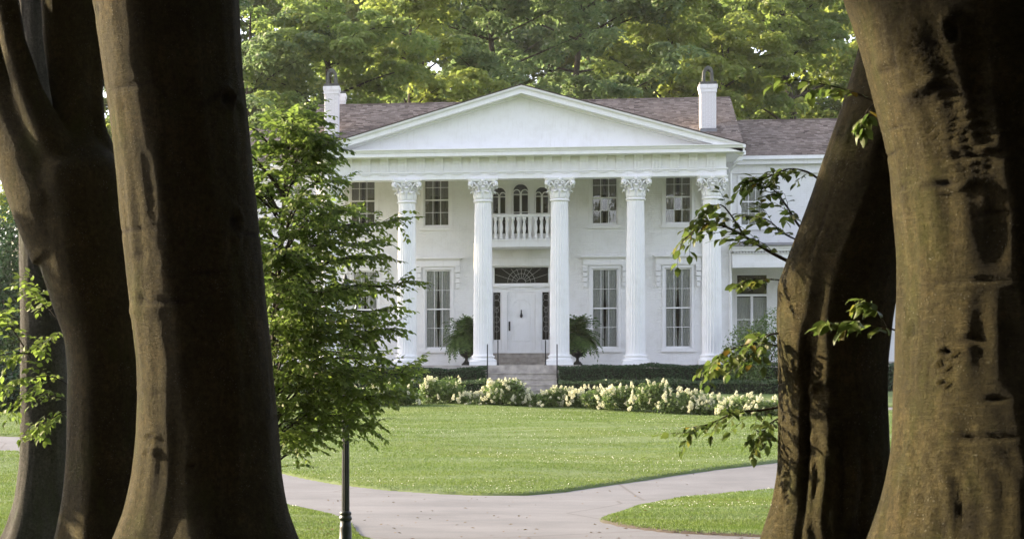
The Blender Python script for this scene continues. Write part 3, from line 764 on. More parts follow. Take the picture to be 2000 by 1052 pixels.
for s in (-1, 1):
    def rk(zo0, zo1, y0, y1, ex=0.):
        return [(0, y0, 9.84+zo0), (0, y0, 9.84+zo1), (s*(7.66+ex), y0, 7.63+zo1-sl*ex), (s*(7.66+ex), y0, 7.63+zo0-sl*ex), (0, y1, 9.84+zo0), (0, y1, 9.84+zo1), (s*(7.66+ex), y1, 7.63+zo1-sl*ex), (s*(7.66+ex), y1, 7.63+zo0-sl*ex)]
    bx = [(0, 1, 2, 3), (7, 6, 5, 4), (0, 4, 5, 1), (1, 5, 6, 2), (2, 6, 7, 3), (3, 7, 4, 0)]
    g = G(); g.add(rk(-.29, -.12, -.80, -.151), bx).add(rk(-.12, -.085, -.84, -.151), bx).add(rk(-.085, -.02, -.89, -.151), bx).add(rk(-.36, -.29, -.42, -.2505), bx)
    g.obj('raking_cornice', WHITE, pe)
    g = G(); g.add(rk(-.018, .018, -.915, 7.4, .05), bx); g.obj('portico_roof', ROOFUNDER, house)
G().box(-6.5, 6.5, .301, YW-.19, 7.25, 7.28).obj('portico_ceiling', WHITE, house)

# roofs with shingles
def roof_plane(parent, x0, x1, y0, z0, y1, z1, rg, name='roof', cut=None, keepx=None):
    r_ = empty(name, parent); L = math.hypot(y1-y0, z1-z0); d = Vector((0, (y1-y0)/L, (z1-z0)/L)); nn = Vector((0, -d.z, d.y))
    if nn.z < 0: nn = -nn
    e = .12
    o0, o1 = Vector((0, y0, z0)), Vector((0, y1, z1)); g = G(); vs = []
    for x in (x0, x1):
        for p in (o0, o1, o1-nn*e, o0-nn*e): vs.append((x, p.y, p.z))
    g.add(vs, [(0, 1, 2, 3), (7, 6, 5, 4), (0, 4, 5, 1), (1, 5, 6, 2), (2, 6, 7, 3), (3, 7, 4, 0)]); g.obj('roof_deck', ROOFUNDER, r_)
    V = []; Q = []; t = 0.; k = 0; ex, sw = .125, .19
    while t < L:
        x = x0-.03-rg.uniform(0, sw)
        while x < x1+.02:
            ww = sw*rg.uniform(.7, 1.25); a, b = max(x, x0-.03)+.004, min(x+ww, x1+.03)-.004
            if b-a > .03 and not (keepx and keepx(a, b, t, d, o0)):
                th = .022*rg.uniform(.5, 1.6); t0_ = t-rg.uniform(0, .012)
                p0 = o0+d*t0_; p1 = o0+d*min(t+ex+.02, L); n = len(V)
                q0 = p0+nn*th; q1 = p1+nn*.003
                V += [(a, p0.y, p0.z), (b, p0.y, p0.z), (a, q0.y, q0.z), (b, q0.y, q0.z), (b, q1.y, q1.z), (a, q1.y, q1.z)]
                Q += [(n, n+1, n+3, n+2), (n+2, n+3, n+4, n+5)]
            x += ww
        t += ex; k += 1
    tag(obj('shingles', tri_mesh('shingles', np.array(V), np.array(Q), SHINGLE), r_), kind='stuff')
    cp = G(); x = x0
    while x < x1-.02:
        b = min(x+.24, x1); cp.box(x+.005, b, o1.y-.11, o1.y+.11, o1.z-.015, o1.z+.03+rg.uniform(0, .012)); x += .24
    cp.obj('ridge_cap', SHINGLE, r_)
    return r_
rr_ = random.Random(5)
MR = (2.35, 7.80, 8.0, 10.42)
under = lambda a, b, t, d, o0: (lambda y, z: z < 9.84-sl*max(abs(a), abs(b))*1.0-.05 and max(abs(a), abs(b)) < 7.6)((o0+d*t).y, (o0+d*t).z)
roof_plane(house, -7.95, 7.95, *MR, rr_, keepx=under)
G().add([(-7.95, 8, 10.41), (7.95, 8, 10.41), (7.95, 13.6, 7.8), (-7.95, 13.6, 7.8)], [(0, 1, 2, 3)]).obj('rear_roof', ROOFUNDER, house)
for s in (-1, 1):
    a, b = sorted((s*7.52, s*7.9)); G().box(a, b, 2.45, 2.62, 7.40, 7.72).box(*sorted((s*7.62, s*8.0)), 2.28, 2.44, 7.60, 7.74).obj('eave_gutter', WHITE, house)
    G().tube([(s*7.72, 2.42, 7.6), (s*7.72, 2.5, 7.4), (s*7.55, 2.8, 7.15), (s*7.52, 2.9, 7.0), (s*7.52, 2.9, .1)], .045, 8).obj('downspout', WHITE, house)
    v = [(s*7.951, 2.35, 7.66), (s*7.951, 2.35, 7.80), (s*7.951, 8, 10.42), (s*7.951, 8, 10.2)]
    G().add(v+[(s*7.90, *p[1:]) for p in v], [(0, 1, 2, 3), (7, 6, 5, 4), (0, 4, 5, 1), (1, 5, 6, 2), (2, 6, 7, 3), (3, 7, 4, 0)]).obj('rake_board', WHITE, house)

# chimneys -----------------------------------------------------------------
def chimney(cx, Yc, w_, z0, z1, hooded, mat, brk=True, d_=.6):
    c = empty('chimney', house, (cx, Yc, 0)); h = w_/2
    G().box(-h+.012, h-.012, -d_/2+.012, d_/2-.012, z0-1.2, z1-.30).obj('chimney_core', mat, c)
    rg = random.Random(int(cx*10)); bm_, n = {}, 0
    cz = z0
    while cz < z1-.36:
        row = n % 2; x = -h-(.11 if row else 0)
        while x < h-.01:
            a, b = max(x, -h), min(x+.2, h)
            if b-a > .03:
                kk = round(b-a, 3)
                if kk not in bm_: bm_[kk] = G().box(0, kk-.010, -.016, .02, .005, .068).mesh('brick', mat)
                obj('brick', bm_[kk], c, (a+.005, -d_/2+rg.uniform(-.003, .003), cz))
            x += .21
        for s in (-1, 1):
            if ('s', s) not in bm_: bm_[('s', s)] = G().box(-.02, .016, 0, .26, .005, .068).mesh('brick', mat) if s > 0 else G().box(-.016, .02, 0, .26, .005, .068).mesh('brick', mat)
            for q in range(2): obj('brick', bm_[('s', s)], c, (s*h, -d_/2+.03+q*.275, cz))
        cz += .073; n += 1
    G().box(-h-.035, h+.035, -d_/2-.035, d_/2+.035, z1-.36, z1-.22).box(-h-.06, h+.06, -d_/2-.06, d_/2+.06, z1-.22, z1-.07).obj('chimney_cap', mat, c)
    G().box(-h-.03, h+.03, -d_/2-.03, d_/2+.03, z1-.07, z1+.03).obj('flue_slab', HOOD, c)
    G().box(-h-.035, h+.035, -d_/2-.06, d_/2+.04, z0-.45, z0-.02).obj('flashing', LEAD, c)
    if hooded:
        hh, ww = .60, .19; arc_o = [(ww*math.cos(math.pi*i/14), .32+ .28*math.sin(math.pi*i/14)) for i in range(15)]; arc_i = [(.52*x_, .28+(z-.32)*.62) for x_, z in arc_o]
        po = [(ww+.02, 0)]+arc_o+[(-ww-.02, 0)]; pi_ = [(ww*.52, 0)]+arc_i+[(-ww*.52, 0)]
        g = G(); n = len(po)
        vs = [(x_, -.2, z) for x_, z in po]+[(x_, -.2, z) for x_, z in pi_]+[(x_, .2, z) for x_, z in po]+[(x_, .2, z) for x_, z in pi_]
        fs = []
        for i in range(n-1): fs += [(i, i+1, n+i+1, n+i), (2*n+i, 3*n+i, 3*n+i+1, 2*n+i+1), (i, 2*n+i, 2*n+i+1, i+1), (n+i, n+i+1, 3*n+i+1, 3*n+i)]
        g.add(vs, fs).obj('chimney_hood', HOOD, c, (0, 0, z1+.03))
CY = 4.6
roofz = lambda y: 7.80+(y-2.35)*(10.42-7.80)/(8-2.35)
chimney(hx(1383.5, CY-.3), CY, .545, roofz(CY-.3)+.12, hz(1383, 161, CY-.3), True, CHIMP)
chimney(hx(647, CY-.3), CY, .50, roofz(CY-.3)+.12, hz(647, 165, CY-.3), True, CHIMP)
chimney(hx(664, 9), 9.2, .36, 10.1, hz(664, 180, 9), False, CHIMP, d_=.5)

# wings ---------------------------------------------------------------------
for s in (-1, 1):
    X0, X1 = 7.5, 15.5
    WY = 5.0
    cw = abs(hx(1469, WY)); cf = abs(hx(1468.5, WY))
    hl = [(cw-.44, cw+.44, 5.22, 7.06), (cf-.60, cf+.60, .25, 3.48), (12.4, 13.3, 5.22, 7.06)]
    if s < 0: hl = [(-b, -a, c, d) for a, b, c, d in hl]
    xa, xb = sorted((s*X0, s*X1))
    wall_holes(xa, xb, -1.2, 7.5, hl, WY, .2).obj('wing_wall', BRICKP, house, fix=False)
    tag(bricks(xa, xb, .3, 7.3, [(h[0]-.1, h[1]+.1, h[2]-.14, h[3]+.1) for h in hl], WY, rgp).obj('brickwork', BRICKP, house, fix=False), kind='stuff')
    G().box(*sorted((s*15.3, s*15.5)), WY+.01, 13, -1.2, 7.6).obj('wing_side_wall', BRICKP, house)
    rect_window(house, s*cw, 5.22, 7.06, .88, WY, 4, 3, (.0, .0, LACE)); rect_window(house, s*12.85, 5.22, 7.06, .9, WY, 4, 3, (.0, .0, LACE))
    # french window with transom
    W = empty('french_window', house, (s*cf, WY, .25)); g = G()
    g.box(-.6, -.54, -.03, .12, 0, 3.23).box(.54, .6, -.03, .12, 0, 3.23).box(-.54, .54, -.03, .12, 3.17, 3.23).box(-.54, .54, -.03, .12, 2.38, 2.46).box(-.045, .045, .0, .1, 0, 2.38)
    g.box(-.54, -.045, .02, .08, 1.50, 1.54).box(.045, .54, .02, .08, 1.50, 1.54).box(-.54, -.045, .02, .08, 0, .3).box(.045, .54, .02, .08, 0, .3).obj('frame', WHITE, W)
    for a, b in ((-.54, -.045), (.045, .54)):
        for c, d in ((.3, 1.5), (1.54, 2.38)): G().box(a, b, .05, .055, c, d).obj('pane', GLASS, W)
    G().box(-.54, .54, .05, .055, 2.46, 3.17).obj('transom_pane', GLASS, W)
    for a in (-1, 1): o = obj('curtain', curtain_mesh(1.08, 2.3, .02, .02, LACE, 'fr'), W, (a*-.54*-1*-1, .16, .05)); o.scale = (a, 1, 1)
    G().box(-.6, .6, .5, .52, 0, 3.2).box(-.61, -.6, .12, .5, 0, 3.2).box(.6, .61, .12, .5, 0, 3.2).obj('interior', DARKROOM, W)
    roof_plane(house, *sorted((s*7.96, s*16)), WY-.45, 7.79, 9.0, 9.64, rr_, name='wing_roof')
    G().add([(xa, 9, 9.63), (xb, 9, 9.63), (xb, 13.5, 7.7), (xa, 13.5, 7.7)], [(0, 1, 2, 3)]).obj('wing_rear_roof', ROOFUNDER, house)
    G().box(*sorted((s*7.96, s*16)), WY-.52, WY-.40, 7.66, 7.79).box(*sorted((s*7.8, s*15.9)), WY-.39, WY-.12, 7.50, 7.70).box(*sorted((s*7.6, s*15.6)), WY-.119, WY-.01, 7.18, 7.60).obj('eave_cornice', WHITE, house)
    # side porch
    p = empty('side_porch', house); PY = 2.6; zz = lambda py: hz(1480, py, PY)
    a, b = sorted((s*7.56, s*15)); D_ = WY-.03
    G().box(a, b, PY, PY+.3, zz(522), zz(512)).box(a, b, PY+.04, PY+.3, zz(512), zz(495)).box(a, b, PY-.08, PY+.3, zz(490), zz(485)).box(a, b, PY-.14, PY+.3, zz(485), zz(481)).box(a, b, PY-.02, PY+.3, zz(495), zz(494)).obj('porch_beam', WHITE, p)
    dn = G(); x = a+.05
    while x < b-.1: dn.box(x, x+.055, PY-.03, PY+.03, zz(494), zz(490.2)); x += .11
    tag(dn.obj('dentils', WHITE, p), kind='stuff')
    G().add([(a-.02, PY-.2, zz(481)), (b, PY-.2, zz(481)), (b, PY-.2, zz(478)), (a-.02, PY-.2, zz(478)), (a-.02, D_, zz(470)+.1), (b, D_, zz(470)+.1)], [(0, 1, 2, 3), (3, 2, 5, 4)]).obj('porch_roof', LEAD, p)
    G().box(a, b, PY+.301, D_, zz(512), zz(511)).obj('porch_ceiling', WHITE, p)
    G().box(a, b, PY-.1, D_, -1.1, hz(1480, 706, PY)).obj('porch_floor', STONE, p)
    for xx in (s*12.6, s*14.8): G().box(xx-.14, xx+.14, PY+.02, PY+.28, hz(1480, 706, PY), zz(522)).box(xx-.19, xx+.19, PY-.03, PY+.33, zz(522)-.12, zz(522)-.002).obj('porch_post', WHITE, p)

# balcony -------------------------------------------------------------------
ba = empty('balcony', house); BY = 1.55; bz = lambda py: hz(1018, py, BY); BX = 1.22
G().box(-BX, BX, BY-.08, YW-.01, bz(482), bz(470)).box(-BX-.03, BX+.03, BY-.12, YW-.012, bz(470), bz(467)).obj('balcony_slab', WHITE, ba)
G().box(-BX, BX, BY-.07, BY+.07, bz(423.5), bz(420.5)).box(-BX, BX, BY-.09, BY+.09, bz(420.5), bz(418.5)).box(-BX, -BX+.13, BY+.071, YW-.01, bz(423.5), bz(419)).box(BX-.13, BX, BY+.071, YW-.01, bz(423.5), bz(419)).obj('balcony_rail', WHITE, ba)
hb = bz(423.5)-bz(467)-.002
bp = [(.07, 0), (.07, .10), (.045, .11), (.05, .14), (.04, .18), (.055, .27), (.068, .36), (.062, .43), (.045, .52), (.036, .60), (.05, .62), (.05, .65), (.07, .66), (.07, .76)]
BM = G().lathe([(r*1.02, z*hb/.76) for r, z in bp], 12).mesh('baluster', WHITE, True)
nb = 12
for i in range(nb): obj('baluster', BM, ba, (-BX+.09+(2*BX-.18)*i/(nb-1), BY, bz(467)+.001))
for s in (-1, 1):
    for i in range(1, 6): obj('baluster', BM, ba, (s*(BX-.07), BY+.22*i, bz(467)+.001))

# platform and steps ----------------------------------------------------------
st_ = empty('front_steps', house)
SX = 1.225
pf = G().box(-7.7, -SX-.02, -.62, 2.98, -1.2, -.001).box(SX+.02, 7.7, -.62, 2.98, -1.2, -.001).obj('portico_floor', STONE, house)
G().box(-SX-.018, SX+.018, -.60, 2.98, -1.2, -.002).obj('landing', STONE, st_)
for i in range(4):
    zt_ = -.27-.205*(i); y1 = -.601-.33*i
    G().box(-SX, SX, y1-.33, y1-.001, -1.3, zt_-.045).box(-SX-.01, SX+.01, y1-.355, y1-.001, zt_-.044, zt_).obj('step', STONE, st_)
for i, (zz_, yy_) in enumerate(((.166, 1.95), (.333, 2.28), (.498, 2.60))):
    G().box(-1.07, 1.07, yy_, 2.985, zz_-.166+.001, zz_-.03).box(-1.085, 1.085, yy_-.02, 2.985, zz_-.029, zz_).obj('step', STONE, st_)

# ------------------------------------------------------------------ things at the front door
for px, top, yl, zb_, lab in ((952, 671, -1.15, -1.1, 'black iron rail post at the left foot of the front steps'), (1088, 671, -1.15, -1.1, 'black iron rail post at the right foot of the front steps'),
                              (972.5, 663, -.45, -.002, 'black iron rail post left of the landing before the door'), (1065.5, 663, -.45, -.002, 'black iron rail post right of the landing before the door')):
    rp_ = thing('rail_post', lab, 'rail post', (hx(px, yl), HY+yl, HZ+zb_), 'iron posts of the front steps'); L_ = hz(px, top, yl)-zb_
    G().tube([(0, 0, 0), (0, 0, L_-.04)], .021, 8).obj('post', IRON, rp_); G().tube([(0, -.02, L_-.05), (0, .16, L_-.02), (0, .34, L_-.05)], [.017, .02, .015], 8).obj('rail', IRON, rp_)
    G().lathe([(.05, 0), (.05, .015), (.03, .03), (.024, .06)], 10).obj('foot', IRON, rp_)
def frond_mesh(k):
    rg = random.Random(k); V = []; T = []
    L = 1.0; n = 20; cur = [(t*.66*L, 0, .30*math.sin(t*2.4)*L-.30*t*t*t*L) for t in np.linspace(0, 1, n)]
    for i, p in enumerate(cur):
        t = i/(n-1); wl = .20*math.sin(math.pi*min(1, t*.9+.10))**.7+.02
        for s in (-1, 1):
            b = len(V); p1 = cur[min(i+1, n-1)]; tip = (p[0]+.05, s*wl*rg.uniform(.8, 1.1), p[2]-.05*rg.uniform(.4, 1.6)-wl*.25)
            V += [p, (p[0]+.035, 0, p[2]+(p1[2]-p[2])*.7), tip]; T.append((b, b+1, b+2) if s > 0 else (b, b+2, b+1))
    return tri_mesh('frond', np.array(V), np.array(T), FERNLEAF)
FR = [frond_mesh(k) for k in range(3)]
um = G().box(-.17, .17, -.17, .17, 0, .08).lathe([(.15, .08), (.13, .12), (.06, .17), (.05, .26), (.09, .30), (.20, .36), (.26, .46), (.28, .58), (.255, .64), (.30, .68), (.32, .70), (.29, .71)], 24)
UM = um.mesh('urn', URN, True)
for px, lab1, lab2 in ((911, 'black iron urn left of the front door, half behind a column', 'big green fern spilling from the urn left of the front door'), (1128, 'black iron urn right of the front door beside a column', 'big round fern spilling from the urn right of the front door')):
    s = -1 if px < 1000 else 1
    x = hx(px, .9); u = obj('urn', UM, None, (x, HY+.9, HZ)); tag(u, lab1, 'urn', 'urns on the portico')
    f = thing('fern', lab2, 'fern', (x+s*.0, HY+.9, HZ+.70), 'ferns in the urns'); rg = random.Random(px)
    for i in range(170):
        t = i/170; az = i*2.39996; el = R(104-140*t+rg.uniform(-12, 12)); sc_ = rg.uniform(1.05, 1.5)*(1.15 if t < .4 else .9)
        obj('frond', FR[i % 3], f, (0, 0, .04), (rg.uniform(-.3, .3), -el*.8, az), (sc_, sc_*.9, sc_))

# ------------------------------------------------------------------ hedges and shrubs by the house
def leaf_box(x0, x1, y0, y1, z0, z1, n, L, rg, wob=.06, top_only=False):
    A = np.array([(x1-x0)*(z1-z0), (x1-x0)*(y1-y0)]); k = int(n*A[0]/A.sum())
    P1 = np.stack([rg.uniform(x0, x1, k), y0+rg.uniform(-.03, .12, k), rg.uniform(z0, z1, k)], -1); P2 = np.stack([rg.uniform(x0, x1, n-k), rg.uniform(y0, y1, n-k), z1+rg.uniform(-.10, .04, n-k)], -1)
    P = np.concatenate([P1, P2]); O = np.concatenate([np.tile([0, -1, .3], (k, 1)), np.tile([0, -.3, 1], (n-k, 1))])
    w_ = wob*(np.sin(P[:, 0]*3.1+P[:, 2]*2)+np.sin(P[:, 0]*7.7+1+P[:, 1]*3)*.6+np.sin(P[:, 0]*1.3+2))
    P += O*w_[:, None]*.5
    return cloud(P, L, rg, .2, O)
HCORE = m_plain('hedge_dark_core', (.012, .018, .008), .9, 0, .4, 8, .8)
def hedge(name, label, x0, x1, y0, y1, z0, z1, L, mat, n, cat='hedge', group='clipped hedges below the portico'):
    h = thing(name, label, cat, ((x0+x1)/2, y0, float(zt(y0))), group)
    o = Vector(h.location)
    V, T = leaf_box(x0, x1, y0, y1, z0, z1, n, L, np.random.default_rng(int(abs(x0)*77+y0)))
    obj('foliage', tri_mesh('foliage', V-np.array(o), T, mat), h)
    G().box(x0+.06-o.x, x1-.06-o.x, .10, y1-y0, z0-.2-o.z, z1-.09-o.z).obj('twigs', HCORE, h)  # solid near-black box filling the hedge behind its leaves
hzw = lambda px, py, y: float(at(px, py, y).z)
hedge('hedge', 'dark clipped hedge along the portico right of the steps', wx(1090, 78.6), 7.6, 78.5, 79.3, 2.2, hzw(1250, 714, 78.6), .075, HEDGELEAF, 9500)
hedge('hedge', 'dark clipped hedge along the portico left of the steps', -7.4, wx(951, 78.6), 78.5, 79.3, 2.2, hzw(850, 719, 78.6), .075, HEDGELEAF, 8500)
hedge('ground_cover', 'low ivy bank in front of the hedge right of the steps', wx(1092, 76.5), 9.0, 76.4, 78.4, 1.95, hzw(1250, 744, 76.6), .085, IVYLEAF, 9500, 'ivy bank', 'low ivy banks before the hedges')
hedge('ground_cover', 'low ivy bank in front of the hedge left of the steps', -7.8, wx(950, 76.5), 76.4, 78.4, 1.95, hzw(850, 744, 76.6), .085, IVYLEAF, 8500, 'ivy bank', 'low ivy banks before the hedges')
hedge('hedge', 'dark hedge before the side porch at the right', 7.75, 15, 79.0, 79.8, 2.2, hzw(1500, 712, 79), .075, HEDGELEAF, 6000)
hedge('hedge', 'dark hedge before the left wing behind the young tree', -15, -7.75, 79.0, 79.8, 2.2, hzw(1500, 712, 79), .075, HEDGELEAF, 6000)
def blob_pts(n, c, rad, rg, lumps=14, shell=.35):
    cen = unit(rg.normal(size=(lumps, 3)))*rg.uniform(.35, .75, (lumps, 1)); cen[:, 2] = np.abs(cen[:, 2])*1.0-.12
    i = rg.integers(0, lumps, n); d = unit(rg.normal(size=(n, 3))); r = rg.uniform(shell, 1, (n, 1))**.5*rg.uniform(.30, .5, (lumps, 1))[i]
    q = cen[i]+d*r
    return np.array(c)+q*np.array(rad), unit(q+d*.8)
def shrub(name, label, cat, c, rad, n, L, mat, seed, group=None):
    t = thing(name, label, cat, c, group); rg = np.random.default_rng(seed)
    P, O = blob_pts(n, (0, 0, rad[2]*.35), rad, rg); P[:, 2] = np.abs(P[:, 2]); V, T = cloud(P, L, rg, .3, O)
    obj('foliage', tri_mesh('foliage', V, T, mat), t)
    g = G(); rgg = random.Random(seed)
    for i in range(7): a = rgg.uniform(0, 6.28); g.tube([(0, 0, -.1), (math.cos(a)*rad[0]*.3, math.sin(a)*rad[1]*.3, rad[2]*.5), (math.cos(a)*rad[0]*.6, math.sin(a)*rad[1]*.6, rad[2]*.95)], [.02, .014, .006], 5)
    g.obj('stems', TWIG, t); return t
p = at(1478, 712, 79.0-.8)
shrub('shrub', 'soft light green shrub before the side porch french window', 'shrub', (p.x+.1, 78.3, 2.2), (1.35, .8, 2.3), 8000, .085, SHRUBLEAF, 31)

# ------------------------------------------------------------------ hydrangeas
def head_mesh(seed):
    rg = np.random.default_rng(seed); n = 90; t = rg.uniform(0, 1, n)**.8; a = rg.uniform(0, 6.28, n); r = .078*(1-.75*t)*np.sqrt(np.clip(1-(1-t*1.2)**6, .2, 1))
    P = np.stack([r*np.cos(a), r*np.sin(a), t*.21], -1); O = np.stack([np.cos(a), np.sin(a), .4+t], -1)
    V, T = cloud(P, .048, rg, .1, O); return tri_mesh('flower_head', V, T, PETAL)
HM = [head_mesh(k) for k in range(4)]
hyd = [(712, 800, 748, 12, 'hydrangea bush behind the lamp post, under the young tree'), (768, 799, 742, 16, 'hydrangea bush between the young tree and the tall leafy bush'),
       (866, 797, 724, 13, 'tallest hydrangea, mostly green with blooms on top, left of the steps'), (932, 799, 764, 24, 'low hydrangea thick with blooms just left of the steps'),
       (986, 800, 733, 26, 'tall hydrangea in bloom before the left half of the steps'), (1045, 800, 765, 16, 'low leafy hydrangea before the middle of the steps'),
       (1098, 801, 752, 24, 'hydrangea in bloom before the right handrail'), (1160, 803, 751, 26, 'hydrangea in bloom right of the steps, below the right fern'),
       (1222, 806, 747, 26, 'hydrangea in bloom below the fifth column'), (1282, 809, 740, 24, 'hydrangea with tall upright blooms below the right ground floor window'),
       (1338, 811, 757, 24, 'hydrangea in bloom below the sixth column, on its left'), (1398, 812, 770, 24, 'low hydrangea before the strip of far grass'),
       (1456, 815, 768, 26, 'hydrangea behind the low beech bough'), (1512, 817, 776, 18, 'last hydrangea of the row, half hidden by the beech trunk')]
for i, (px, py, top, nh, lab) in enumerate(hyd):
    p = gpt(px, py-1.5); p.y += .5; h = max(.40, float(at(px, top, p.y).z-zt(p.y))*.93-.03); rw = .86
    t = thing('hydrangea_bush', lab, 'hydrangea', (p.x, p.y, float(zt(p.y))), 'hydrangea bushes along the far edge of the lawn')
    nh = int(nh*1.65); rg = np.random.default_rng(100+i); P, O = blob_pts(3800, (0, 0, h*.36), (rw, .55, h*.78), rg, 22); P[:, 2] = np.clip(np.abs(P[:, 2]), .02, h*.97)
    V, T = cloud(P, .085, rg, .4, O); obj('foliage', tri_mesh('foliage', V, T, HYDLEAF), t)
    for k in range(nh):
        x = rg.uniform(-.95, .95)*rw; yy = rg.uniform(-.62, .15); f = math.sqrt(max(0, 1-(x/rw/1.05)**2))
        z = h*f*rg.uniform(.15, 1.0) if k > nh*.35 else h*f*rg.uniform(.82, 1.04)
        yy = -.48*(1-(z/h)*.7)+rg.uniform(-.06, .06)
        s_ = rg.uniform(.42, .82); tl = rg.normal()*.5
        obj('flower_head', HM[k % 4], t, (x, yy, z), (.55+rg.normal()*.3-.5*(z/h), tl+x*.6, rg.uniform(0, 6)), (s_, s_, s_*rg.uniform(.8, 1.3)))

# ------------------------------------------------------------------ lamp post
lp = gpt(675, 1075)
lamp = thing('lamp_post', 'slim dark green lamp post with a ringed base beside the drive', 'lamp post', (lp.x, lp.y, 0))
g = G(); zz = lambda py: hzw(675, py, lp.y)
g.lathe([(.10, 0), (.10, .06), (.075, .09), (.070, zz(1030)), (.062, zz(1016))], 20).obj('base', POST, lamp, smooth=True)
G().lathe([(.060, zz(1016)), (.074, zz(1014)), (.078, zz(1010)), (.066, zz(1007)), (.060, zz(1005)), (.070, zz(1003)), (.070, zz(1000)), (.052, zz(997))], 20).obj('collar', POST, lamp, smooth=True)
fl = G(); n = 24
prof_ = []
sh = G(); vs = []; H0, H1 = zz(997), 2.55
for j, t in enumerate(np.linspace(0, 1, 8)):
    for i in range(n): a = 2*math.pi*i/n; r = (.047-.008*t)*(1 if i % 2 else .9); vs.append((r*math.cos(a), r*math.sin(a), H0+(H1-H0)*t))
sh.add(vs, [(j*n+i, j*n+(i+1) % n, (j+1)*n+(i+1) % n, (j+1)*n+i) for j in range(7) for i in range(n)]); sh.obj('shaft', POST, lamp)
G().lathe([(.04, 2.54), (.06, 2.57), (.05, 2.6), (.08, 2.64), (.09, 2.66)], 16).obj('lantern_seat', POST, lamp)
G().lathe([(.17, 2.98), (.19, 3.0), (.10, 3.1), (.03, 3.16), (.015, 3.24), (.0, 3.26)], 8).obj('lantern_roof', POST, lamp)
G().lathe([(.09, 2.661), (.16, 2.979)], 8).obj('lantern_glass', GLASS, lamp)

# ------------------------------------------------------------------ near beech trunks
def crown(parent, cx, cy, z0, rad, hgt, n, L, mat, seed, hole=None):
    rg = np.random.default_rng(seed); k = 46
    a = rg.uniform(0, 6.28, k); rr = np.sqrt(rg.uniform(0, 1, k))*rad*.86; hz_ = rg.uniform(0, 1, k)
    cen = np.stack([cx+rr*np.cos(a), cy+rr*np.sin(a), z0+1.2+hz_*(hgt-2)*(1-.5*(rr/rad)**2)], -1); sz = rg.uniform(1.1, 2.1, k)*rad/7
    i = rg.integers(0, k, n); d = unit(rg.normal(size=(n, 3)))*np.array([1, 1, .55]); P = cen[i]+d*sz[i][:, None]*rg.uniform(.4, 1, (n, 1))
    P = P[P[:, 2] > z0]
    if hole is not None: P = P[hole(P)]
    V, T = cloud(P, L, rg, .8); o = np.array(parent.location)
    return tag(obj('crown', tri_mesh('crown', V-o, T, mat), parent), kind='stuff')
def place(me, name, parent):
    o = obj(name, me, parent); o.location = -Vector(parent.location); return o
def limbs_up(g, top, rg, n=5, L=6., r0=.2):
    for i in range(n):
        a = rg.uniform(0, 6.28); p = [Vector(top)]; d = Vector((math.cos(a)*.7, math.sin(a)*.7, .9))
        for k in range(4): p.append(p[-1]+d*L/4); d.z *= .85
        g.tube(p, [r0*(1-.2*k) for k in range(5)], 8)
NEAR = {}
def near_tree(name, label, y, rows, seed, up, group='beech trunks framing the view', extra=(), crown_n=5200, mat=BARK, root=.3, crown_z=6.6, crown_r=7.5, zoff=0, segs=128, dz=.028, **kw):
    st = sta_px(rows, y); x0 = st[-1][1]; st = [(z, x, yy, r) for z, x, yy, r in st]
    st.sort(); zb = st[0]
    low = [(-.3, zb[1]+up.get('bx', 0)*1.4, y, zb[3]*up.get('fl', 1.45)), (.25, zb[1]+up.get('bx', 0), y, zb[3]*up.get('fl', 1.45)*.88)] if zb[0] > .3 else []
    tp = st[-1]; dxz = (st[-1][1]-st[-3][1])/max(.01, st[-1][0]-st[-3][0])
    high = [(tp[0]+1.5, tp[1]+dxz*1.2, y, tp[3]*.95), (tp[0]+4, tp[1]+dxz*2.2, y, tp[3]*.7)]
    t = thing(name, label, 'tree', (zb[1], y, 0), group)
    sc_ = []
    sa = np.array(st)
    for kd, px, py, spx, spy, amp in kw.pop('scars', ()):
        zz_ = hzw(px, py, y); rad = np.interp(zz_, sa[:, 0], sa[:, 3]); cxx = np.interp(zz_, sa[:, 0], sa[:, 1]); q = (wx(px, y)-cxx)/rad
        m = depth(cxx, y)/F
        sc_.append((kd, math.asin(max(-.98, min(.98, q)))*rad, zz_, spx*m/max(.35, math.sqrt(max(.05, 1-q*q))), spy*m, amp))
    def conv(L):
        o = []
        for px, py, spx, spy, amp, fr in L:
            zz_ = hzw(px, py, y); rad = np.interp(zz_, sa[:, 0], sa[:, 3]); cxx = np.interp(zz_, sa[:, 0], sa[:, 1]); q = (wx(px, y)-cxx)/rad; m = depth(cxx, y)/F
            o.append((math.asin(max(-.98, min(.98, q)))*rad, zz_, spx*m, spy*m, amp, fr))
        return o
    V, Q, s_ = trunk_verts(low+st+high, seed, segs, dz, scars=sc_, wrinkles=conv(kw.pop('wrinkles', ())), folds=conv(kw.pop('folds', ())), root=root, flute=kw.pop('flute', .022))
    me = tri_mesh('trunk', V-np.array(t.location), Q, mat, True); put_scar(me, s_)
    obj('trunk', me, t)
    NEAR[name] = (t, st, high)
    if crown_n:
        g = G(); rg = random.Random(seed); limbs_up(g, (high[-1][1]-t.location.x, 0, high[-1][0]-.4), rg, 5, 5, tp[3]*.45); g.obj('limb', mat, t, smooth=True)
    return t, high

